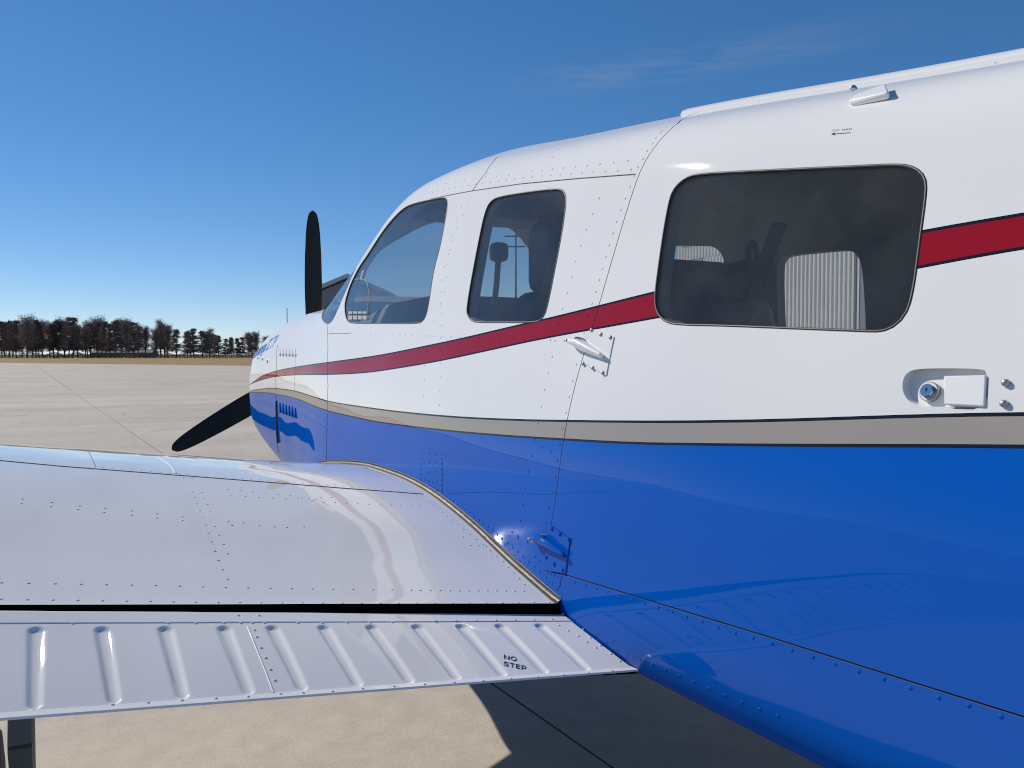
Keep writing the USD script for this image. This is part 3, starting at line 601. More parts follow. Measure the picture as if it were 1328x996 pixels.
# ventilation pane with its catch
vp = hits([(476.5, 414), (478, 390), (478, 372), (475, 363), (469, 361.5), (460, 362.5)])
obj('vent_frame', tube(on_hull(chaikin(vp[:, 1:], 2, False), .01, .0005), .0011, 6), 'sticker', air, smooth=True)
h = hull_hit(470.5, 357); obj('vent_catch', tm(Manifold.batch_hull([Manifold.sphere(.007, 10).translate(tuple(hull_pt(h[1], h[2] + dz) + np.array([.0, 0, 0]))) for dz in (-.012, .012)])), 'white_plain', air, smooth=40)
for j, (ya, yb) in enumerate(((404, 407), (409.5, 414.5))):
    for k in range(4):
        x0 = 452 + k * 6.2; qd = hits([(x0, ya), (x0 + 5.2, ya), (x0 + 5.2, yb), (x0, yb)]); P0, N0 = snap_hull(qd)
        obj('sticker', trimesh.Trimesh(P0 + N0 * .0015, [(0, 1, 2), (0, 2, 3)], process=False), 'sticker', air)

# ------------------------------------------------------------------ wing
_ry = np.array([(3.52, .80), (3.50, .845), (3.45, .88), (3.35, .915), (3.25, .936), (3.06, .959), (2.805, .985), (2.588, .999), (2.333, 1.001), (2.122, .991), (1.938, .967), (1.78, .940), (1.662, .913), (1.557, .891), (1.48, .877), (1.410, .866)])
_rx = np.linspace(0, 1, 300); _rt = (3.52 - _ry[:, 0]) / (3.52 - 1.410)
_rz = gaussian_filter1d(Pchip(_rt, _ry[:, 1])(_rx), 9, mode='nearest'); _k = np.clip(_rx / .12, 0, 1); _rz = _rz * _k + Pchip(_rt, _ry[:, 1])(_rx) * (1 - _k)
_rz[-30:] = np.linspace(_rz[-30], .866, 30)
fTop = CubicSpline(_rx, gaussian_filter1d(_rz, 2, mode='nearest'))
fBot = Pchip([0, .03, .15, .45, .75, 1], [.80, .77, .735, .70, .70, .72])
DIH, SWEEP, FDIH = .126, .040, .140
def hinge(s): return 1.410 + SWEEP * s
def wLE(s): return 3.50 - .17 * (1 - np.exp(-np.clip(s, 0, None) / .35)) - .0 * s
def chord_t(y, s): return (wLE(s) - y) / (wLE(s) - hinge(s))
def thin(s): return np.where(s > 2.2, 1 - .38 * (s - 2.2) / 2.5, 1.)
def wing_top(x, y):
    s = .9 - np.asarray(x, float); return fTop(np.clip(chord_t(np.asarray(y, float), s), 0, 1)) + DIH * s
def wing_n(x, y, e=.004):
    dx = (wing_top(x + e, y) - wing_top(x - e, y)) / (2 * e); dy = (wing_top(x, y + e) - wing_top(x, y - e)) / (2 * e)
    n = np.stack([-dx, -dy, np.ones_like(dx)], -1); return n / np.linalg.norm(n, axis=-1, keepdims=True)
def wing_hit(px, py):
    d = ray(px, py); ts = np.linspace(.5, 5, 1500); p = CAM + ts[:, None] * d; s = .9 - p[:, 0]
    ok = (p[:, 1] > hinge(s) - .002) & (p[:, 1] < wLE(s)); g = np.where(ok, p[:, 2] - wing_top(p[:, 0], p[:, 1]), 1.)
    if not (g < 0).any(): return None
    i = int(np.argmax(g < 0)); g0 = g[i - 1]; t = ts[i - 1] + (ts[i] - ts[i - 1]) * (g0 / (g0 - g[i]) if g0 < .5 else .5); p = CAM + t * d
    return np.array([p[0], p[1], float(wing_top(p[0], p[1]))])
def wing_solid(sgn):
    xs = np.r_[np.arange(1.25, -.6, -.02), np.arange(-.6, -4.0, -.1)]; ss = .9 - xs; nt = 150
    t = .5 - .5 * np.cos(np.linspace(0, math.pi, nt)); t = np.r_[np.linspace(0, .05, 16)[:-1], np.linspace(.05, 1, nt)]
    rows = []
    for x, s in zip(xs, ss):
        th = float(thin(s)); le = float(wLE(s)) - (1 - th) * 1.6; y = le + (float(hinge(s)) - le) * t; zc = .80 + DIH * s
        top = np.c_[np.full(len(t), x), y, zc + (fTop(t) - .80) * th]; bot = np.c_[np.full(len(t), x), y, zc + (fBot(t) - .80) * th][::-1]
        rows.append(np.vstack([top, bot]))
    G = np.array(rows)
    if sgn > 0: G[:, :, 0] = 2 * XC - G[:, :, 0]
    m = grid_mesh(G); n = G.shape[1]; k = n // 2; nq = (G.shape[0] - 1) * (n - 1); keep = (np.arange(nq) % (n - 1)) != k - 1; m = trimesh.Trimesh(m.vertices, m.faces[np.r_[keep, keep]], process=False)
    tip = trimesh.Trimesh(G[-1], [(i, n - 1 - i, n - 2 - i) for i in range(k - 1)] + [(i, n - 2 - i, i + 1) for i in range(k - 1)], process=False)
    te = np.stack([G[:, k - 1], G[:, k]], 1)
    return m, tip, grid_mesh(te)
m, tip, te = wing_solid(-1)
wing = obj('wing', m, 'wing_paint', air, smooth=40, label='near left wing, white riveted metal')
obj('wing_tip', tip, 'wing_paint', wing); obj('rear_spar', te, 'gap_shade', wing)  # spar face coloured black to paint in the shade of the gap
m, tip, te = wing_solid(1)
wing2 = obj('wing', m, 'wing_paint', air, smooth=40, label='far right wing behind the fuselage')
obj('wing_tip', tip, 'wing_paint', wing2)
obj('flap_gap_seal', cat_([box(-1.95, .93, 1.30, 1.50, 0, .0)]) if False else grid_mesh(np.array([[(x, y + SWEEP * (.9 - x), .835 + DIH * (.9 - x) - (1.414 - y) * .5) for y in (1.414, 1.37)] for x in np.linspace(-1.95, .93, 20)])), 'gap_shade', wing)  # added black sheet: painted shade inside the flap gap, not a seal
RW = Rivets(wing_hit)
RW.row([(1.7, 755.5), (105, 757.5), (200, 759), (285, 761.5), (400, 763.5), (515, 765), (533, 765.2)], 19); RW.row([(545, 765.4), (600, 766), (640, 766), (679, 766.5)], 12)
RW.row([(1, 777), (140, 779), (264, 781), (400, 782), (550, 782.3), (640, 782), (712, 781)], 28)
RW.row([(238, 620), (250, 638), (257, 657), (267, 682), (276, 708), (285, 732), (295, 751)], 15); RW.row([(249, 620), (261, 638), (270, 657), (279, 684), (289, 704), (295, 718)], 12)
RW.row([(29, 647), (67, 651.5), (103, 656), (136, 659), (170.6, 662.5), (203.5, 666), (236, 670)]); RW.row([(28, 653), (65.6, 657), (101, 660.5), (135, 664.5), (170.6, 668), (203.5, 671.6), (236, 675)])
RW.row([(133, 606), (229, 614.5), (358, 624), (440, 630.5), (545, 638)], 38)
RW.row([(295, 635), (330, 638), (357, 640.5), (380, 643), (404, 649), (412, 651), (440, 652), (500, 655), (545, 655)], 18); RW.row([(300, 643), (337, 645), (372, 647), (430, 645)], 9)
RW.row([(296, 676), (315, 678), (336, 681.5), (356, 683), (372, 684), (394, 683)]); RW.row([(301, 681), (301, 681)])
RW.row([(556, 650), (575, 666), (600, 686), (618, 700), (636, 714), (652, 728), (665, 742), (680, 758)], 18); RW.row([(600, 696), (610, 707), (620, 707.5), (630, 708)])
P_ = np.array(RW.p); N_ = wing_n(P_[:, 0], P_[:, 1])
obj('rivets', domes(P_ - N_ * .0002, N_, .0031, .0014), 'wing_paint', wing, smooth=True, kind='stuff')
def wing_line(pts, r, mat_, name, lift=0.):
    h = np.array([q for q in (wing_hit(*p) for p in pts) if q is not None]); h = dense(h, .03); h[:, 2] = wing_top(h[:, 0], h[:, 1]) + lift
    obj(name, tube(h, r, 6), mat_, wing, smooth=True)
wing_line([(0, 597.5), (80, 605), (229, 616.5), (358, 626.5), (453, 634), (549, 641)], .0016, 'seam', 'panel_seam')
wing_line([(203, 593.5), (212, 597), (220, 603), (228, 614)], .0022, 'white_plain', 'skin_lap', .0004)
wing_line([(115, 586), (120, 596), (124, 606)], .0008, 'seam', 'panel_seam')

# wing root trim along the joint with the fuselage
rp = []
for y in np.linspace(3.35, 1.408, 70):
    x = .88
    for _ in range(12): x = XC - float(half(y, float(wing_top(x, y))))
    rp.append((x, y, float(wing_top(x, y))))
rp = np.array(rp); rn = hull_n(rp[:, 1], rp[:, 2]); tw = np.gradient(rp, axis=0); tw /= np.linalg.norm(tw, axis=1)[:, None]; wn = wing_n(rp[:, 0], rp[:, 1])
outw = np.cross(tw, wn); outw *= np.sign((outw * rn).sum(1))[:, None]; outw /= np.linalg.norm(outw, axis=1)[:, None]
ang = np.linspace(0, math.pi / 2, 6)
Gt = np.stack([rp + outw * (.008 * math.cos(a)) + wn * (.008 * math.sin(a)) + rn * .0004 * math.sin(a) - wn * (.001 if a == 0 else 0) for a in ang], 1)
obj('root_trim', grid_mesh(Gt), 'root_trim', wing, smooth=50, label='worn metal strip along the wing root')
obj('root_seal', tube(rp + outw * .0090 + wn * .0005, .0028, 7), 'rubber', wing, smooth=True)
obj('root_seal', tube(rp + rn * .001 + wn * .0115, .0022, 6), 'seal', wing, smooth=True)

# ------------------------------------------------------------------ flap with pressed grooves
FY0, FY1 = 1.396, 1.181
def KF(s): return .215 / (.215 + .020 * s)
def flap_z(x, y):
    s = .9 - np.asarray(x, float); v = (FY0 - (np.asarray(y, float) - SWEEP * s)) * KF(s) / (FY0 - FY1)
    return .847 - (.040 + .034 * s) * v + .003 * v * (1 - v) * 4 + FDIH * s
def local_y(x, y): s = .9 - x; return FY0 - (FY0 - (y - SWEEP * s)) * KF(s)
def real_y(x, y): s = .9 - x; return FY0 - (FY0 - y) / KF(s) + SWEEP * s
def local(p): return np.array([p[0], float(local_y(p[0], p[1])), p[2]])
def flap_hit(px, py):
    d = ray(px, py); ts = np.linspace(.5, 3, 1500); p = CAM + ts[:, None] * d; g = p[:, 2] - flap_z(p[:, 0], p[:, 1])
    i = int(np.argmax(g < 0)); t = ts[i - 1] + (ts[i] - ts[i - 1]) * g[i - 1] / (g[i - 1] - g[i]); return CAM + t * d
bead_px = [((47, 818), (45, 908)), ((133, 818), (147, 900)), ((215, 818), (235, 893)), ((291, 816), (320, 890)), ((354, 816), (390, 888)), ((421.5, 817), (463, 886)), ((483, 815), (531, 883)), ((542, 814), (594, 881)), ((599, 813), (653, 876)), ((650, 813), (708, 873)), ((700, 811), (763, 870))]
beads = [(local(flap_hit(*a)), local(flap_hit(*b))) for a, b in bead_px]
bx = np.array([(a[0] + b[0]) / 2 for a, b in beads]); yb0 = np.mean([a[1] for a, b in beads]); yb1 = np.mean([b[1] for a, b in beads])
PITCH = float(np.polyfit(np.arange(len(bx)), bx, 1)[0])
bead_list = [((a[0], yb0), (b[0], yb1)) for a, b in beads] + [((bx[0] - PITCH * k, yb0), (bx[0] - PITCH * k, yb1)) for k in range(1, 16)]
def inner_x(y):
    x = .9
    for _ in range(10): yr = real_y(x, y); x = XC - float(half(yr, float(flap_z(x, yr)))) - .004
    return x
LINE_Y = float(np.mean([local(flap_hit(5, 811.5))[1], local(flap_hit(735, 804.5))[1]])); LIP_Y = FY1 + .012
fy = np.unique(np.r_[np.linspace(FY0, LINE_Y + .0007, 12), LINE_Y, LINE_Y - .0007, np.linspace(LINE_Y - .0015, LIP_Y + .001, 90), LIP_Y, LIP_Y - .0012, np.linspace(LIP_Y - .003, FY1, 5)])[::-1]
xin = np.array([inner_x(y) for y in fy]); XO = -1.95
u = np.r_[np.linspace(0, 1.15, 400), np.linspace(1.15, 2.85, 360)[1:]]
def flap_disp(x, y):
    d = np.zeros_like(x)
    for (a, b) in bead_list:
        a, b = np.array(a), np.array(b); ab = b - a; L2 = ab @ ab
        k = np.abs(x - (a[0] + b[0]) / 2) < .06
        t = np.clip(((x[k] - a[0]) * ab[0] + (y[k] - a[1]) * ab[1]) / L2, 0, 1)
        r = np.hypot(x[k] - a[0] - t * ab[0], y[k] - a[1] - t * ab[1]); w = .0125 * (1 - .25 * t)
        q = np.clip(1 - (r / w) ** 2, 0, 1); d[k] -= .0042 * q * q * (3 - 2 * q)
    d += np.where(y > LINE_Y, .0012, 0) + np.where(np.abs(y - LINE_Y) < .0005, -.0012, 0)
    lip = np.clip((LIP_Y - y) / (LIP_Y - FY1), 0, 1); d += np.where(y <= LIP_Y, .0016 + .0028 * lip, 0)
    return d
X = np.array([np.where(u <= 1.15, xi - u * (xi + .30) / 1.15, -.30 - (u - 1.15) / 1.70 * (1.65)) for xi in xin]); Yf = np.repeat(fy[:, None], len(u), 1)
Yr = real_y(X, Yf); Z = flap_z(X, Yr) + flap_disp(X.ravel(), Yf.ravel()).reshape(X.shape); Yf = Yr
top = np.stack([X, Yf, Z], -1)
nose = []
for a in np.linspace(math.pi / 2, -math.pi * .45, 10)[1:]:
    nose.append(np.stack([X[0], Yf[0] + .010 * math.cos(a), Z[0] - .020 + .020 * math.sin(a)], -1))
bot = [np.stack([X[-1], Yf[-1] + 0, Z[-1] - .0035], -1)]
gN = np.concatenate([np.array(nose)[::-1], top, np.array(bot)])
under = np.stack([bot[0], nose[-1] + np.array([0, 0, 0])], 0)
fm = grid_mesh(gN)
if fm.face_normals[len(fm.faces) // 3][2] < 0: fm.invert()
um = grid_mesh(under)
flap = obj('flap', fm, 'wing_paint', wing, smooth=28, label='white flap with pressed diagonal grooves')
obj('flap_underside', um, 'wing_paint', wing)
ie = gN[:, 0]; cen = ie[[0, -1]].mean(0); obj('flap_end_rib', trimesh.Trimesh(np.vstack([ie, cen]), [(i, i + 1, len(ie)) for i in range(len(ie) - 1)], process=False), 'wing_paint', wing)
RF = Rivets(flap_hit)
RF.row([(4, 808.8), (50, 808.6), (94, 808.4), (136, 808.3), (177, 808.2), (218, 808.2), (254, 808.2), (290, 808), (312, 808), (327, 808), (343, 808), (386, 808), (418, 808)]); RF.row([(450, 807.5), (511, 807), (567, 806.2), (621, 805.5), (671, 804.8), (716, 804)], 11); RF.row([(309, 799), (336, 799), (730, 797)])
RF.row([(330, 817), (333, 826), (338.5, 840), (344.5, 853), (350.5, 868), (356.5, 882)])
RF.row([(43, 921.3), (96, 917.7), (146, 915.4), (192, 913), (236, 910.3), (280, 908), (322, 906), (364, 902), (393, 901), (431, 899.7)]); RF.row([(470, 896), (550, 890.3), (628, 886), (686, 882), (743, 877.5), (794, 873)], 10)
RF.row([(725, 811), (737, 818), (753, 811), (757, 816), (749.6, 825), (765.5, 827), (761, 833), (773, 840), (779, 837), (792, 848), (804, 857.5)])
P_ = np.array(RF.p); P_[:, 2] = flap_z(P_[:, 0], P_[:, 1]) + flap_disp(P_[:, 0], local_y(P_[:, 0], P_[:, 1])); nf = np.array([DIH, -.25, 1.]); nf /= np.linalg.norm(nf)
obj('flap_rivets', domes(P_, np.repeat(nf[None], len(P_), 0), .0026, .0015), 'wing_paint', wing, smooth=True, kind='stuff')
h = dense(np.array([flap_hit(*p) for p in ((321, 813), (330, 836), (343, 868), (354.5, 898))]), .02); h[:, 2] = flap_z(h[:, 0], h[:, 1]) + .0002
obj('skin_lap', tube(h, .0011, 6), 'white_plain', wing, smooth=True)
# NO STEP
def flap_text(txt, pxl, hgt):
    a = flap_hit(*pxl); m_ = meshkit.text_mesh(txt, hgt, .0004); v = np.array(m_.vertices); ex, ey = v[:, 0] * .9, v[:, 1]; x = a[0] + .883 * ex + .469 * ey; y = a[1] - .469 * ex + .883 * ey
    m_.vertices = np.c_[x, y, flap_z(x, y) + .0004 + v[:, 2]]; return m_
obj('lettering', cat_([flap_text('NO', (652.5, 854.2), .0125), flap_text('STEP', (652.5, 863.2), .0125)]), 'decal_black', wing, label='black NO STEP lettering on the flap')

# ------------------------------------------------------------------ propeller
HUB = np.array([1.5, 5.65, 1.285])
prop = free(air + '/propeller'); UsdGeom.Xform.Define(stage, prop)
sp = trimesh.creation.revolve(np.array([(0, .36), (.03, .352), (.08, .30), (.125, .20), (.155, .08), (.165, 0), (.165, -.09), (0, -.09)])[::-1], sections=40)
sp.apply_transform(trimesh.transformations.rotation_matrix(-math.pi / 2, (1, 0, 0))); 
if sp.bounds[1][1] < .2: sp.apply_transform(trimesh.transformations.rotation_matrix(math.pi, (1, 0, 0)))
sp.apply_translation(HUB); obj('spinner', sp, 'white_plain', prop, smooth=35)
cr = [(.12, .085), (.2, .12), (.35, .140), (.5, .142), (.65, .134), (.8, .118), (.92, .098), (.98, .078), (1.02, .050), (1.035, .012)]
rr = np.linspace(.12, 1.035, 60); cw = Pchip([a for a, _ in cr], [b for _, b in cr])(rr)
def blade(phi):
    rows = []
    for r_, c_ in zip(rr, cw):
        tw_ = math.radians(34 - 22 * r_); tk = .028 * (1 - .75 * r_ / 1.035); L = []
        for k in range(20):
            a = 2 * math.pi * k / 20; L.append((c_ / 2 * math.cos(a), tk / 2 * math.sin(a)))
        L = np.array(L); t_ = L[:, 0] * math.cos(tw_) - L[:, 1] * math.sin(tw_); yv = L[:, 0] * math.sin(tw_) + L[:, 1] * math.cos(tw_)
        rows.append(np.c_[t_, yv, np.full(20, r_)])
    G = np.array(rows); G = np.concatenate([G, G[:, :1]], 1); m_ = grid_mesh(G)
    cap = trimesh.Trimesh(G[-1][:20], [(0, i, i + 1) for i in range(1, 19)], process=False); m_ = cat_([m_, cap])
    m_.apply_transform(trimesh.transformations.rotation_matrix(phi, (0, 1, 0))); m_.apply_translation(HUB); return m_
for phi in (0, -2 * math.pi / 3, 2 * math.pi / 3):
    obj('blade', blade(phi), 'black_blade', prop, smooth=50)

# ------------------------------------------------------------------ landing gear
for sx in (-1, 1):
    gx = XC + sx * 1.60; gy = 2.42
    lg = obj('landing_gear_leg', cat_([tube([(gx, gy, .93), (gx, gy, .55)], .045, 14), tube([(gx, gy, .58), (gx, gy, .24)], .028, 12), bar((gx, gy - .05, .58), (gx, gy - .14, .44), .05, .02), bar((gx, gy - .14, .44), (gx, gy - .03, .28), .05, .02)]), 'gear_grey', air, smooth=40)
    obj('axle', tube([(gx, gy, .235), (gx + sx * .16, gy, .225)], .022, 10), 'steel', lg, smooth=40)
    obj('gear_door', bar((gx + sx * .09, gy + .02, .86), (gx + sx * .09, gy + .02, .50), .02, .26, (0, 1, 0)), 'white_plain', lg)
    pr = np.array([(.10, -.07), (.15, -.085), (.195, -.08), (.218, -.05), (.224, 0), (.218, .05), (.195, .08), (.15, .085), (.10, .07)])
    ty = trimesh.creation.revolve(pr, sections=40); ty.apply_transform(trimesh.transformations.rotation_matrix(math.pi / 2, (0, 1, 0))); ty.apply_translation((gx + sx * .13, gy, .224))
    whl = obj('wheel', ty, 'tyre', lg, smooth=50)
    rm_ = trimesh.creation.cylinder(.105, .11, sections=28); rm_.apply_transform(trimesh.transformations.rotation_matrix(math.pi / 2, (0, 1, 0))); rm_.apply_translation((gx + sx * .13, gy, .224)); obj('wheel_rim', rm_, 'white_plain', lg, smooth=35)
ng = obj('nose_gear_leg', cat_([tube([(1.5, 4.75, .82), (1.5, 4.82, .45)], .04, 12), tube([(1.5, 4.82, .46), (1.5, 4.86, .20)], .025, 12), bar((1.44, 4.86, .30), (1.44, 4.86, .18), .02, .04), bar((1.56, 4.86, .30), (1.56, 4.86, .18), .02, .04), bar((1.43, 4.86, .31), (1.57, 4.86, .31), .05, .03)]), 'white_plain', air, smooth=40)
pr = np.array([(.07, -.05), (.12, -.062), (.16, -.05), (.178, 0), (.16, .05), (.12, .062), (.07, .05)]); ty = trimesh.creation.revolve(pr, sections=36); ty.apply_transform(trimesh.transformations.rotation_matrix(math.pi / 2, (0, 1, 0))); ty.apply_translation((1.5, 4.86, .178)); obj('wheel', ty, 'tyre', ng, smooth=50)

# ------------------------------------------------------------------ cabin
fl = [(y, float(half(y, .91)) - .045) for y in np.linspace(-.4, 3.8, 12)]
obj('cabin_floor', grid_mesh(np.array([[(XC - w, y, .91), (XC + w, y, .91)] for y, w in fl])), 'panel_dark', air)
dash = Manifold.batch_hull([Manifold.sphere(.02, 10).translate((x, y, z)) for x, y, z in [(1.06, 3.12, 1.40), (1.94, 3.12, 1.40), (1.06, 3.12, 1.10), (1.94, 3.12, 1.10), (1.12, 3.10, 1.535), (1.88, 3.10, 1.535), (1.3, 3.08, 1.575), (1.7, 3.08, 1.575), (1.16, 3.75, 1.46), (1.84, 3.75, 1.46), (1.25, 3.9, 1.45), (1.75, 3.9, 1.45), (1.1, 3.7, 1.1), (1.9, 3.7, 1.1)]])
obj('instrument_panel', tm(dash), 'panel_dark', air, smooth=40)
def seat(x, y, face, w=.46, top=1.50, head=True):
    """face +1 looks forward"""
    R_ = lambda m_: m_
    back = Manifold.batch_hull([Manifold.sphere(.05, 14).translate((x + sx * (w / 2 - .05 - .02 * (z > 1.3)), y - face * (z - 1.0) * .22, z)) for sx in (-1, 1) for z in (1.0, 1.35, top - .05)])
    cu = Manifold.batch_hull([Manifold.sphere(.05, 14).translate((x + sx * (w / 2 - .05), y + face * d, z)) for sx in (-1, 1) for d in (0, .42) for z in (.93, 1.0)])
    legs = [tm(rbox(x - .2, x + .2, min(y, y + face * .4), max(y, y + face * .4), .912, .96, .02))]
    o = obj('seat', cat_([tm(back), tm(cu)] + legs), 'seat_leather', air, smooth=45)
    if head:
        yh = y - face * (top - .95) * .24
        hr = Manifold.batch_hull([Manifold.sphere(.042, 16).translate((x + sx * .135, yh + dy_, z)) for sx in (-1, 1) for dy_ in (-.025, .025) for z in (top + .03, top + .15)] + [Manifold.sphere(.04, 16).translate((x + sx * .10, yh, top + .18)) for sx in (-1, 1)])
        obj('headrest', tm(hr), 'seat_leather', o, smooth=50)
        for sx in (-1, 1): obj('headrest_post', tube([(x + sx * .05, yh, top - .05), (x + sx * .05, yh, top + .1)], .007, 6), 'steel', o)
seat(1.30, 2.12, 1, .48, 1.53); seat(1.80, 2.22, 1, .46, 1.655, False)
seat(1.24, 1.90, -1, .46, 1.45, False); seat(1.74, 1.88, -1, .50, 1.535, False)
seat(1.25, .35, 1, .44, 1.42); seat(1.75, .35, 1, .44, 1.42)
# shoulder strap across the far side
def plane_pt(px, py, x): d = ray(px, py); return CAM + d * x / d[0]
sa, sb = plane_pt(1012, 288, 1.80), plane_pt(958, 428, 1.74)
obj('shoulder_strap', bar(sa, sb, .055, .004, (-1, 0, 0)), 'belt', air)
bc = plane_pt(976, 331, 1.74); rgm = trimesh.creation.torus(.034, .009, major_sections=20, minor_sections=8); rgm.apply_transform(trimesh.transformations.rotation_matrix(math.pi / 2, (1, .5, 0))); rgm.apply_translation(bc)
obj('strap_ring', cat_([rgm, bar(bc - [.03, 0, .03], bc - [.10, 0, .05], .03, .03)]), 'belt', air, smooth=40)
obj('windshield_post', bar((1.5, 3.50, 1.60), (1.5, 2.95, 1.98), .02, .02), 'panel_dark', air)
obj('sun_visor', tm(rbox(1.20, 1.80, 2.86, 3.08, 1.875, 1.895, .008)), 'reveal', air, smooth=40)
cp = plane_pt(647, 327, 1.48); obj('compass', tm(rbox(cp[0] - .032, cp[0] + .032, cp[1] - .03, cp[1] + .03, cp[2] - .036, cp[2] + .036, .018)), 'panel_dark', air, smooth=40)
obj('compass_stand', tube([cp, cp - [0, -.02, .12], cp - [0, -.04, .20]], .012, 8), 'panel_dark', air, smooth=40)
obj('control_wheel', cat_([tube([(1.24 + .15 * math.cos(a), 2.86, 1.22 + .11 * math.sin(a)) for a in np.linspace(-2.6, 2.6 - math.pi * 0, 24) + math.pi * 1.5], .013, 8), tube([(1.24, 2.87, 1.22), (1.24, 3.12, 1.24)], .02, 8)]), 'rubber', air, smooth=40)

# ------------------------------------------------------------------ hangar on the far side
hg = thing('hangar', 'long white hangar clad in ribbed metal, seen through the cabin windows', 'hangar', (27, 18, 0))
HX, HH = 25., 7.0
def ribbed(y0, y1, z0, z1, x):
    pitch = .2; prof = []
    n = int(round((y1 - y0) / pitch)); pitch = (y1 - y0) / n
    for k in range(n): prof += [(y0 + k * pitch, 0), (y0 + (k + .30) * pitch, 0), (y0 + (k + .45) * pitch, -.045), (y0 + (k + .80) * pitch, -.045), (y0 + (k + .95) * pitch, 0)]
    prof.append((y1, 0)); return grid_mesh(np.array([[(x + d, y, z0), (x + d, y, z1)] for y, d in prof]))
for y0, y1 in ((20.95, 29.1), (11.9, 20.0), (2.85, 10.95), (-6.2, 1.9)):
    pn = obj('door_panel', ribbed(y0, y1, .05, 5.6, HX), 'hangar_white', hg)
    obj('door_edge', box(HX - .06, HX + .1, y0 - .14, y0 - .01, .02, 5.6), 'hangar_dark', pn)
    obj('door_post', box(HX - .05, HX + .12, y1 + .03, y1 + .78, 0, 5.62), 'hangar_post', hg)
    obj('corner_trim', box(HX - .07, HX + .12, y1 + .781, y1 + .86, 0, 5.63), 'hangar_white', hg)
obj('corner_trim', box(HX - .07, HX + .14, 29.965, 30.9, 0, 5.64), 'hangar_white', hg)
obj('header', ribbed(-7.2, 30.9, 5.61, HH, HX + .05), 'hangar_white', hg)
obj('wall', cat_([box(HX + .25, HX + 20, -7.2, 30.85, 0, HH - .02)]), 'hangar_white', hg)
rf = np.array([[(HX - .5, y, HH), (HX + 10, y, HH + 1.6), (HX + 20.5, y, HH)] for y in (-7.7, 31.4)]); obj('roof', grid_mesh(rf), 'roof_grey', hg)

# dark building ahead, seen between propeller and windshield
b0, b1 = world(404, 60, 0), world(500, 60, 0); dv = (b1 - b0); L = np.linalg.norm(dv); dv /= L; nv = np.array([-dv[1], dv[0], 0])
sh = thing('shed', 'dark gabled shed with a pale roof edge, past the propeller', 'shed', (b0 + b1) / 2)
ze, zr = EYE + 77 / F * 60, EYE + 97 / F * 60
gb = np.array([b0, b1, b1 + [0, 0, ze], (b0 + b1) / 2 + [0, 0, zr], b0 + [0, 0, ze]]); gk = gb + nv * 12
obj('wall', trimesh.Trimesh(np.vstack([gb, gk]), [(0, 1, 2), (0, 2, 3), (0, 3, 4), (5, 7, 6), (5, 8, 7), (5, 9, 8), (0, 4, 9), (0, 9, 5), (1, 6, 7), (1, 7, 2)], process=False), 'dark_cladding', sh)
for a, b in ((4, 3), (3, 2)):
    p, q = gb[a] - nv * .3 + [0, 0, .12], gb[b] - nv * .3 + [0, 0, .12]; r_, s_ = gk[a] + [0, 0, .12], gk[b] + [0, 0, .12]
    m_ = Manifold.hull_points(np.vstack([p, q, r_, s_, p + [0, 0, .28], q + [0, 0, .28], r_ + [0, 0, .28], s_ + [0, 0, .28]]).astype(np.float32)); obj('roof', tm(m_), 'roof_grey', sh)
obj('door', bar((b0 + b1) / 2 - nv * .02 + [0, 0, 0], (b0 + b1) / 2 - nv * .02 + [0, 0, 3.2], 3.6, .06, tuple(nv)), 'hangar_dark', sh)

# poles
def pole(px, depth, top_py, name, label, arms):
    b = world(px, depth, 0); ht = EYE + (460 - top_py) / F * depth
    t_ = thing(name, label, 'pole', b)
    obj('mast', tube([b, b + [0, 0, ht]], [.12, .07], 8), 'pole_metal', t_, smooth=40)
    for z_, l_ in arms: obj('cross_arm', bar(b + RT * -l_ + [0, 0, ht - z_], b + RT * l_ + [0, 0, ht - z_], .12, .12), 'pole_metal', t_)
pole(373, 190, 400.5, 'light_pole', 'thin bare pole rising behind the nose', [(.05, .25)])
pole(669, 75, 303, 'utility_pole', 'utility pole with cross arms seen through the second cabin window', [(.3, 1.0), (1.2, .8)])

# ------------------------------------------------------------------ trees
def limb_tree(seed, conifer):
    r_ = np.random.default_rng(seed); tw_, br = [], []
    br.append(tube([(0, 0, 0), (r_.normal(0, .1), r_.normal(0, .1), .35), (r_.normal(0, .15), r_.normal(0, .15), .65), (0, 0, 1.0)] * np.array([.15, .15, 1.]), [.017, .012, .008, .002], 6))
    n = 84 if conifer else 90; V, Fc = [], []
    for k in range(n):
        z = r_.uniform(.20, .97) if conifer else r_.uniform(.22, .86); az = r_.uniform(0, 2 * math.pi)
        if conifer: L = (.19 * (1 - z) ** .6 + .03) * r_.uniform(.6, 1.25); rise = r_.uniform(-.15, .25)
        else: L = r_.uniform(.12, .26) * (1 if z < .6 else .7); rise = r_.uniform(.5, 1.6)
        d = np.array([math.cos(az), math.sin(az), rise]); d /= np.linalg.norm(d); a = np.array([0, 0, z]); b = a + d * L
        br.append(tube([a, (a + b) / 2 + r_.normal(0, .01, 3), b], [.006, .004, .0015], 4))
        for q in range(60 if conifer else 56):
            t_ = r_.uniform(.25, 1.08); c = a + d * L * t_ + r_.normal(0, .018 if conifer else .03, 3); e = d * .4 + r_.normal(0, .6, 3); e /= np.linalg.norm(e)
            l_ = r_.uniform(.018, .045); w = r_.normal(0, 1, 3); w = np.cross(e, w); w /= np.linalg.norm(w); i = len(V)
            V += [c - w * .0048, c + w * .0048, c + e * l_ + w * .002]; Fc.append((i, i + 1, i + 2))
            if conifer: V += [c + w * .002, c + e * l_ * .8 + w * .007, c + e * l_ * .5 - w * .006]; Fc.append((i + 3, i + 4, i + 5))
    return cat_(br), trimesh.Trimesh(np.array(V), np.array(Fc), process=False)
protos = {}
UsdGeom.Scope.Define(stage, '/World/Looks')
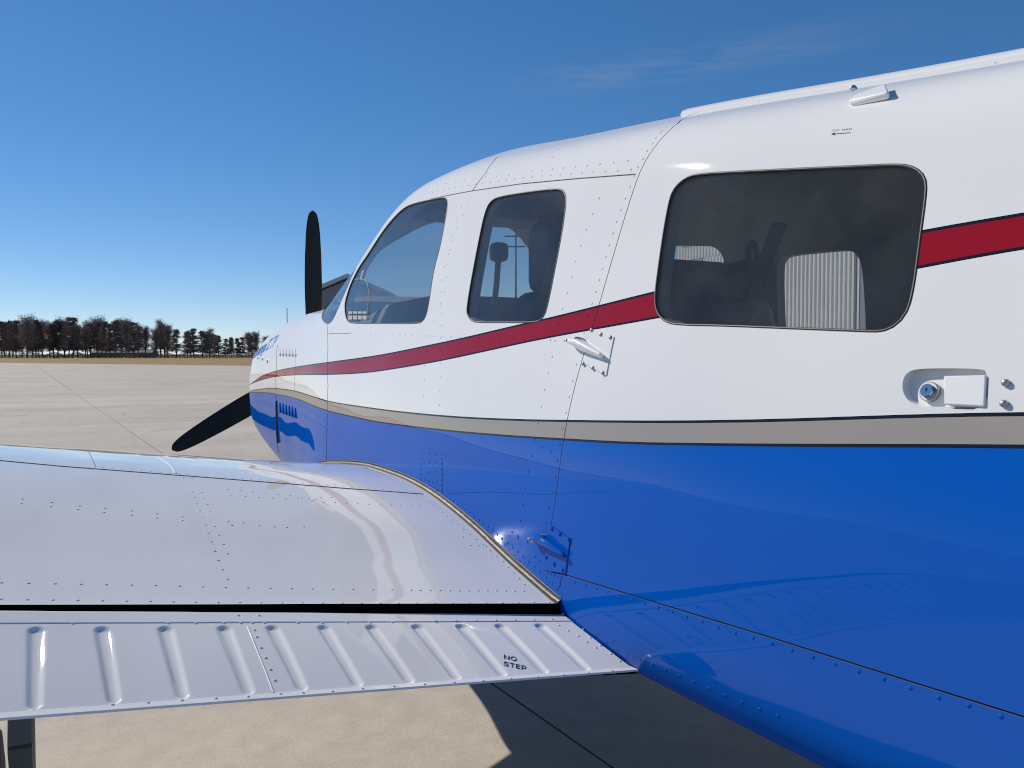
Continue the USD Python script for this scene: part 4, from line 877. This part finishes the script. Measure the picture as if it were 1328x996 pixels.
kinds = [(11, True), (12, True), (13, True), (14, False), (15, False), (16, False)]
forest = [(3, 418, 1), (12, 416, 0), (22, 417, 2), (36, 410, 3), (47, 416, 1), (56, 416, 4), (65, 418, 5), (75, 415, 0), (84, 414, 3), (94, 413, 2), (101, 422, 4),
          (111, 424, 4), (118, 415, 5), (127, 412, 3), (137, 418, 1), (150, 415, 0), (158, 415, 4), (164, 413, 5), (173, 419, 2), (180, 420, 3), (189, 424, 4),
          (202, 427, 4), (209, 416, 3), (218, 420, 5), (229, 428, 1), (243, 429, 0), (252, 427, 2), (263, 430, 1), (272, 427, 3), (283, 435, 0), (300, 441, 4), (308, 439, 1), (314, 438, 2), (323, 430, 5), (332, 431, 4), (345, 436, 3),
          (7, 420, 2), (17, 421, 1), (29, 417, 5), (42, 420, 2), (51, 421, 0), (70, 421, 1), (89, 419, 2), (114, 420, 0), (132, 419, 2), (144, 421, 2), (168, 421, 0), (214, 423, 0), (248, 432, 2), (268, 434, 2), (278, 433, 0), (326, 436, 1), (293, 440, 2), (300, 438, 1)]
forest.sort()
words = ['dark scruffy conifer', 'slim dark conifer', 'ragged dark conifer', 'bare brown broadleaf tree', 'thin bare brown tree', 'bushy bare brown tree']
clump = ['the leftmost', 'the second', 'the third', 'the fourth', 'the last']
cl_of = lambda px: 0 if px < 106 else 1 if px < 196 else 2 if px < 236 else 3 if px < 292 else 4
order = ['first', 'second', 'third', 'fourth', 'fifth', 'sixth', 'seventh', 'eighth', 'ninth', 'tenth', 'eleventh', 'twelfth', 'thirteenth', 'fourteenth', 'fifteenth', 'sixteenth', 'seventeenth', 'eighteenth', 'nineteenth']
cnt = [0] * 5
for i, (px, top_py, kd) in enumerate(forest):
    dp = 352 + RNG.uniform(-12, 22); b = world(px, dp, -.05); ht = (EYE + (460 - top_py) / F * dp) * 1.04; c_ = cl_of(px); o_ = order[cnt[c_]]; cnt[c_] += 1
    lab = '%s, %s from left in %s clump of the tree line' % (words[kd], o_, clump[c_])
    if kd not in protos:
        tr, cr_ = limb_tree(*kinds[kd]); p = thing('tree', lab, 'tree', (0, 0, 0), 'trees along the far edge of the field'); protos[kd] = p
        obj('trunk', tr, 'bark', p); obj('crown', cr_, 'dark_twigs' if kd < 3 else 'twigs', p)
        x = UsdGeom.Xformable(stage.GetPrimAtPath(p)); x.ClearXformOpOrder()
    else:
        p = free('/World/tree'); x = UsdGeom.Xform.Define(stage, p); x.GetPrim().GetReferences().AddInternalReference(protos[kd]); x.GetPrim().SetInstanceable(True)
        tag(x.GetPrim(), lab, 'tree', 'trees along the far edge of the field'); x = UsdGeom.Xformable(x.GetPrim()); x.ClearXformOpOrder()
    x.MakeMatrixXform().Set(Gf.Matrix4d().SetScale(Gf.Vec3d(ht * RNG.uniform(1.0, 1.35), ht * RNG.uniform(1.0, 1.35), ht)) * Gf.Matrix4d().SetRotate(Gf.Rotation(Gf.Vec3d(0, 0, 1), RNG.uniform(0, 360))) * Gf.Matrix4d().SetTranslate(Gf.Vec3d(*map(float, b))))
# brush below the trees
V, Fc = [], []
for k in range(9000):
    px = RNG.uniform(-60, 350); dp = 362 + RNG.uniform(-14, 14); b = world(px, dp, -.05); hmax = 3.0 if px < 42 else 1.3 + .9 * math.sin(px * .11) ** 2
    z_ = RNG.uniform(0, hmax); e = RNG.normal(0, 1, 3); e[2] = abs(e[2]) + .4; e /= np.linalg.norm(e); w = np.cross(e, RNG.normal(0, 1, 3)); w /= np.linalg.norm(w); c = b + [0, 0, z_]; i = len(V)
    V += [c - w * .10, c + w * .10, c + e * RNG.uniform(.5, 1.1)]; Fc.append((i, i + 1, i + 2))
obj('undergrowth', trimesh.Trimesh(np.array(V), np.array(Fc), process=False), 'dark_twigs', kind='stuff', label='low dark brush below the far tree line', cat='undergrowth')
lb0, lb1 = world(118, 430, 0), world(197, 430, 0); dv = (lb1 - lb0); L = np.linalg.norm(dv); dv /= L; nv = np.array([-dv[1], dv[0], 0])
bn = thing('barn', 'long low dark barn behind the second clump of trees', 'barn', (lb0 + lb1) / 2)
q8 = lambda z0, z1, e: Manifold.hull_points(np.vstack([lb0 - dv * e - nv * e + [0, 0, z0], lb1 + dv * e - nv * e + [0, 0, z0], lb1 + dv * e + nv * (8 + e) + [0, 0, z0], lb0 - dv * e + nv * (8 + e) + [0, 0, z0], lb0 + [0, 0, z1] + nv * 4 * (e > 0) - nv * e * 0, lb1 + [0, 0, z1] + nv * 4 * (e > 0), lb1 + nv * (8 - 4 * (e > 0)) + [0, 0, z1], lb0 + nv * (8 - 4 * (e > 0)) + [0, 0, z1]]).astype(np.float32))
obj('wall', tm(q8(0, 2.4, 0)), 'hangar_dark', bn); obj('roof', tm(q8(2.41, 4.3, .4)), 'hangar_dark', bn)
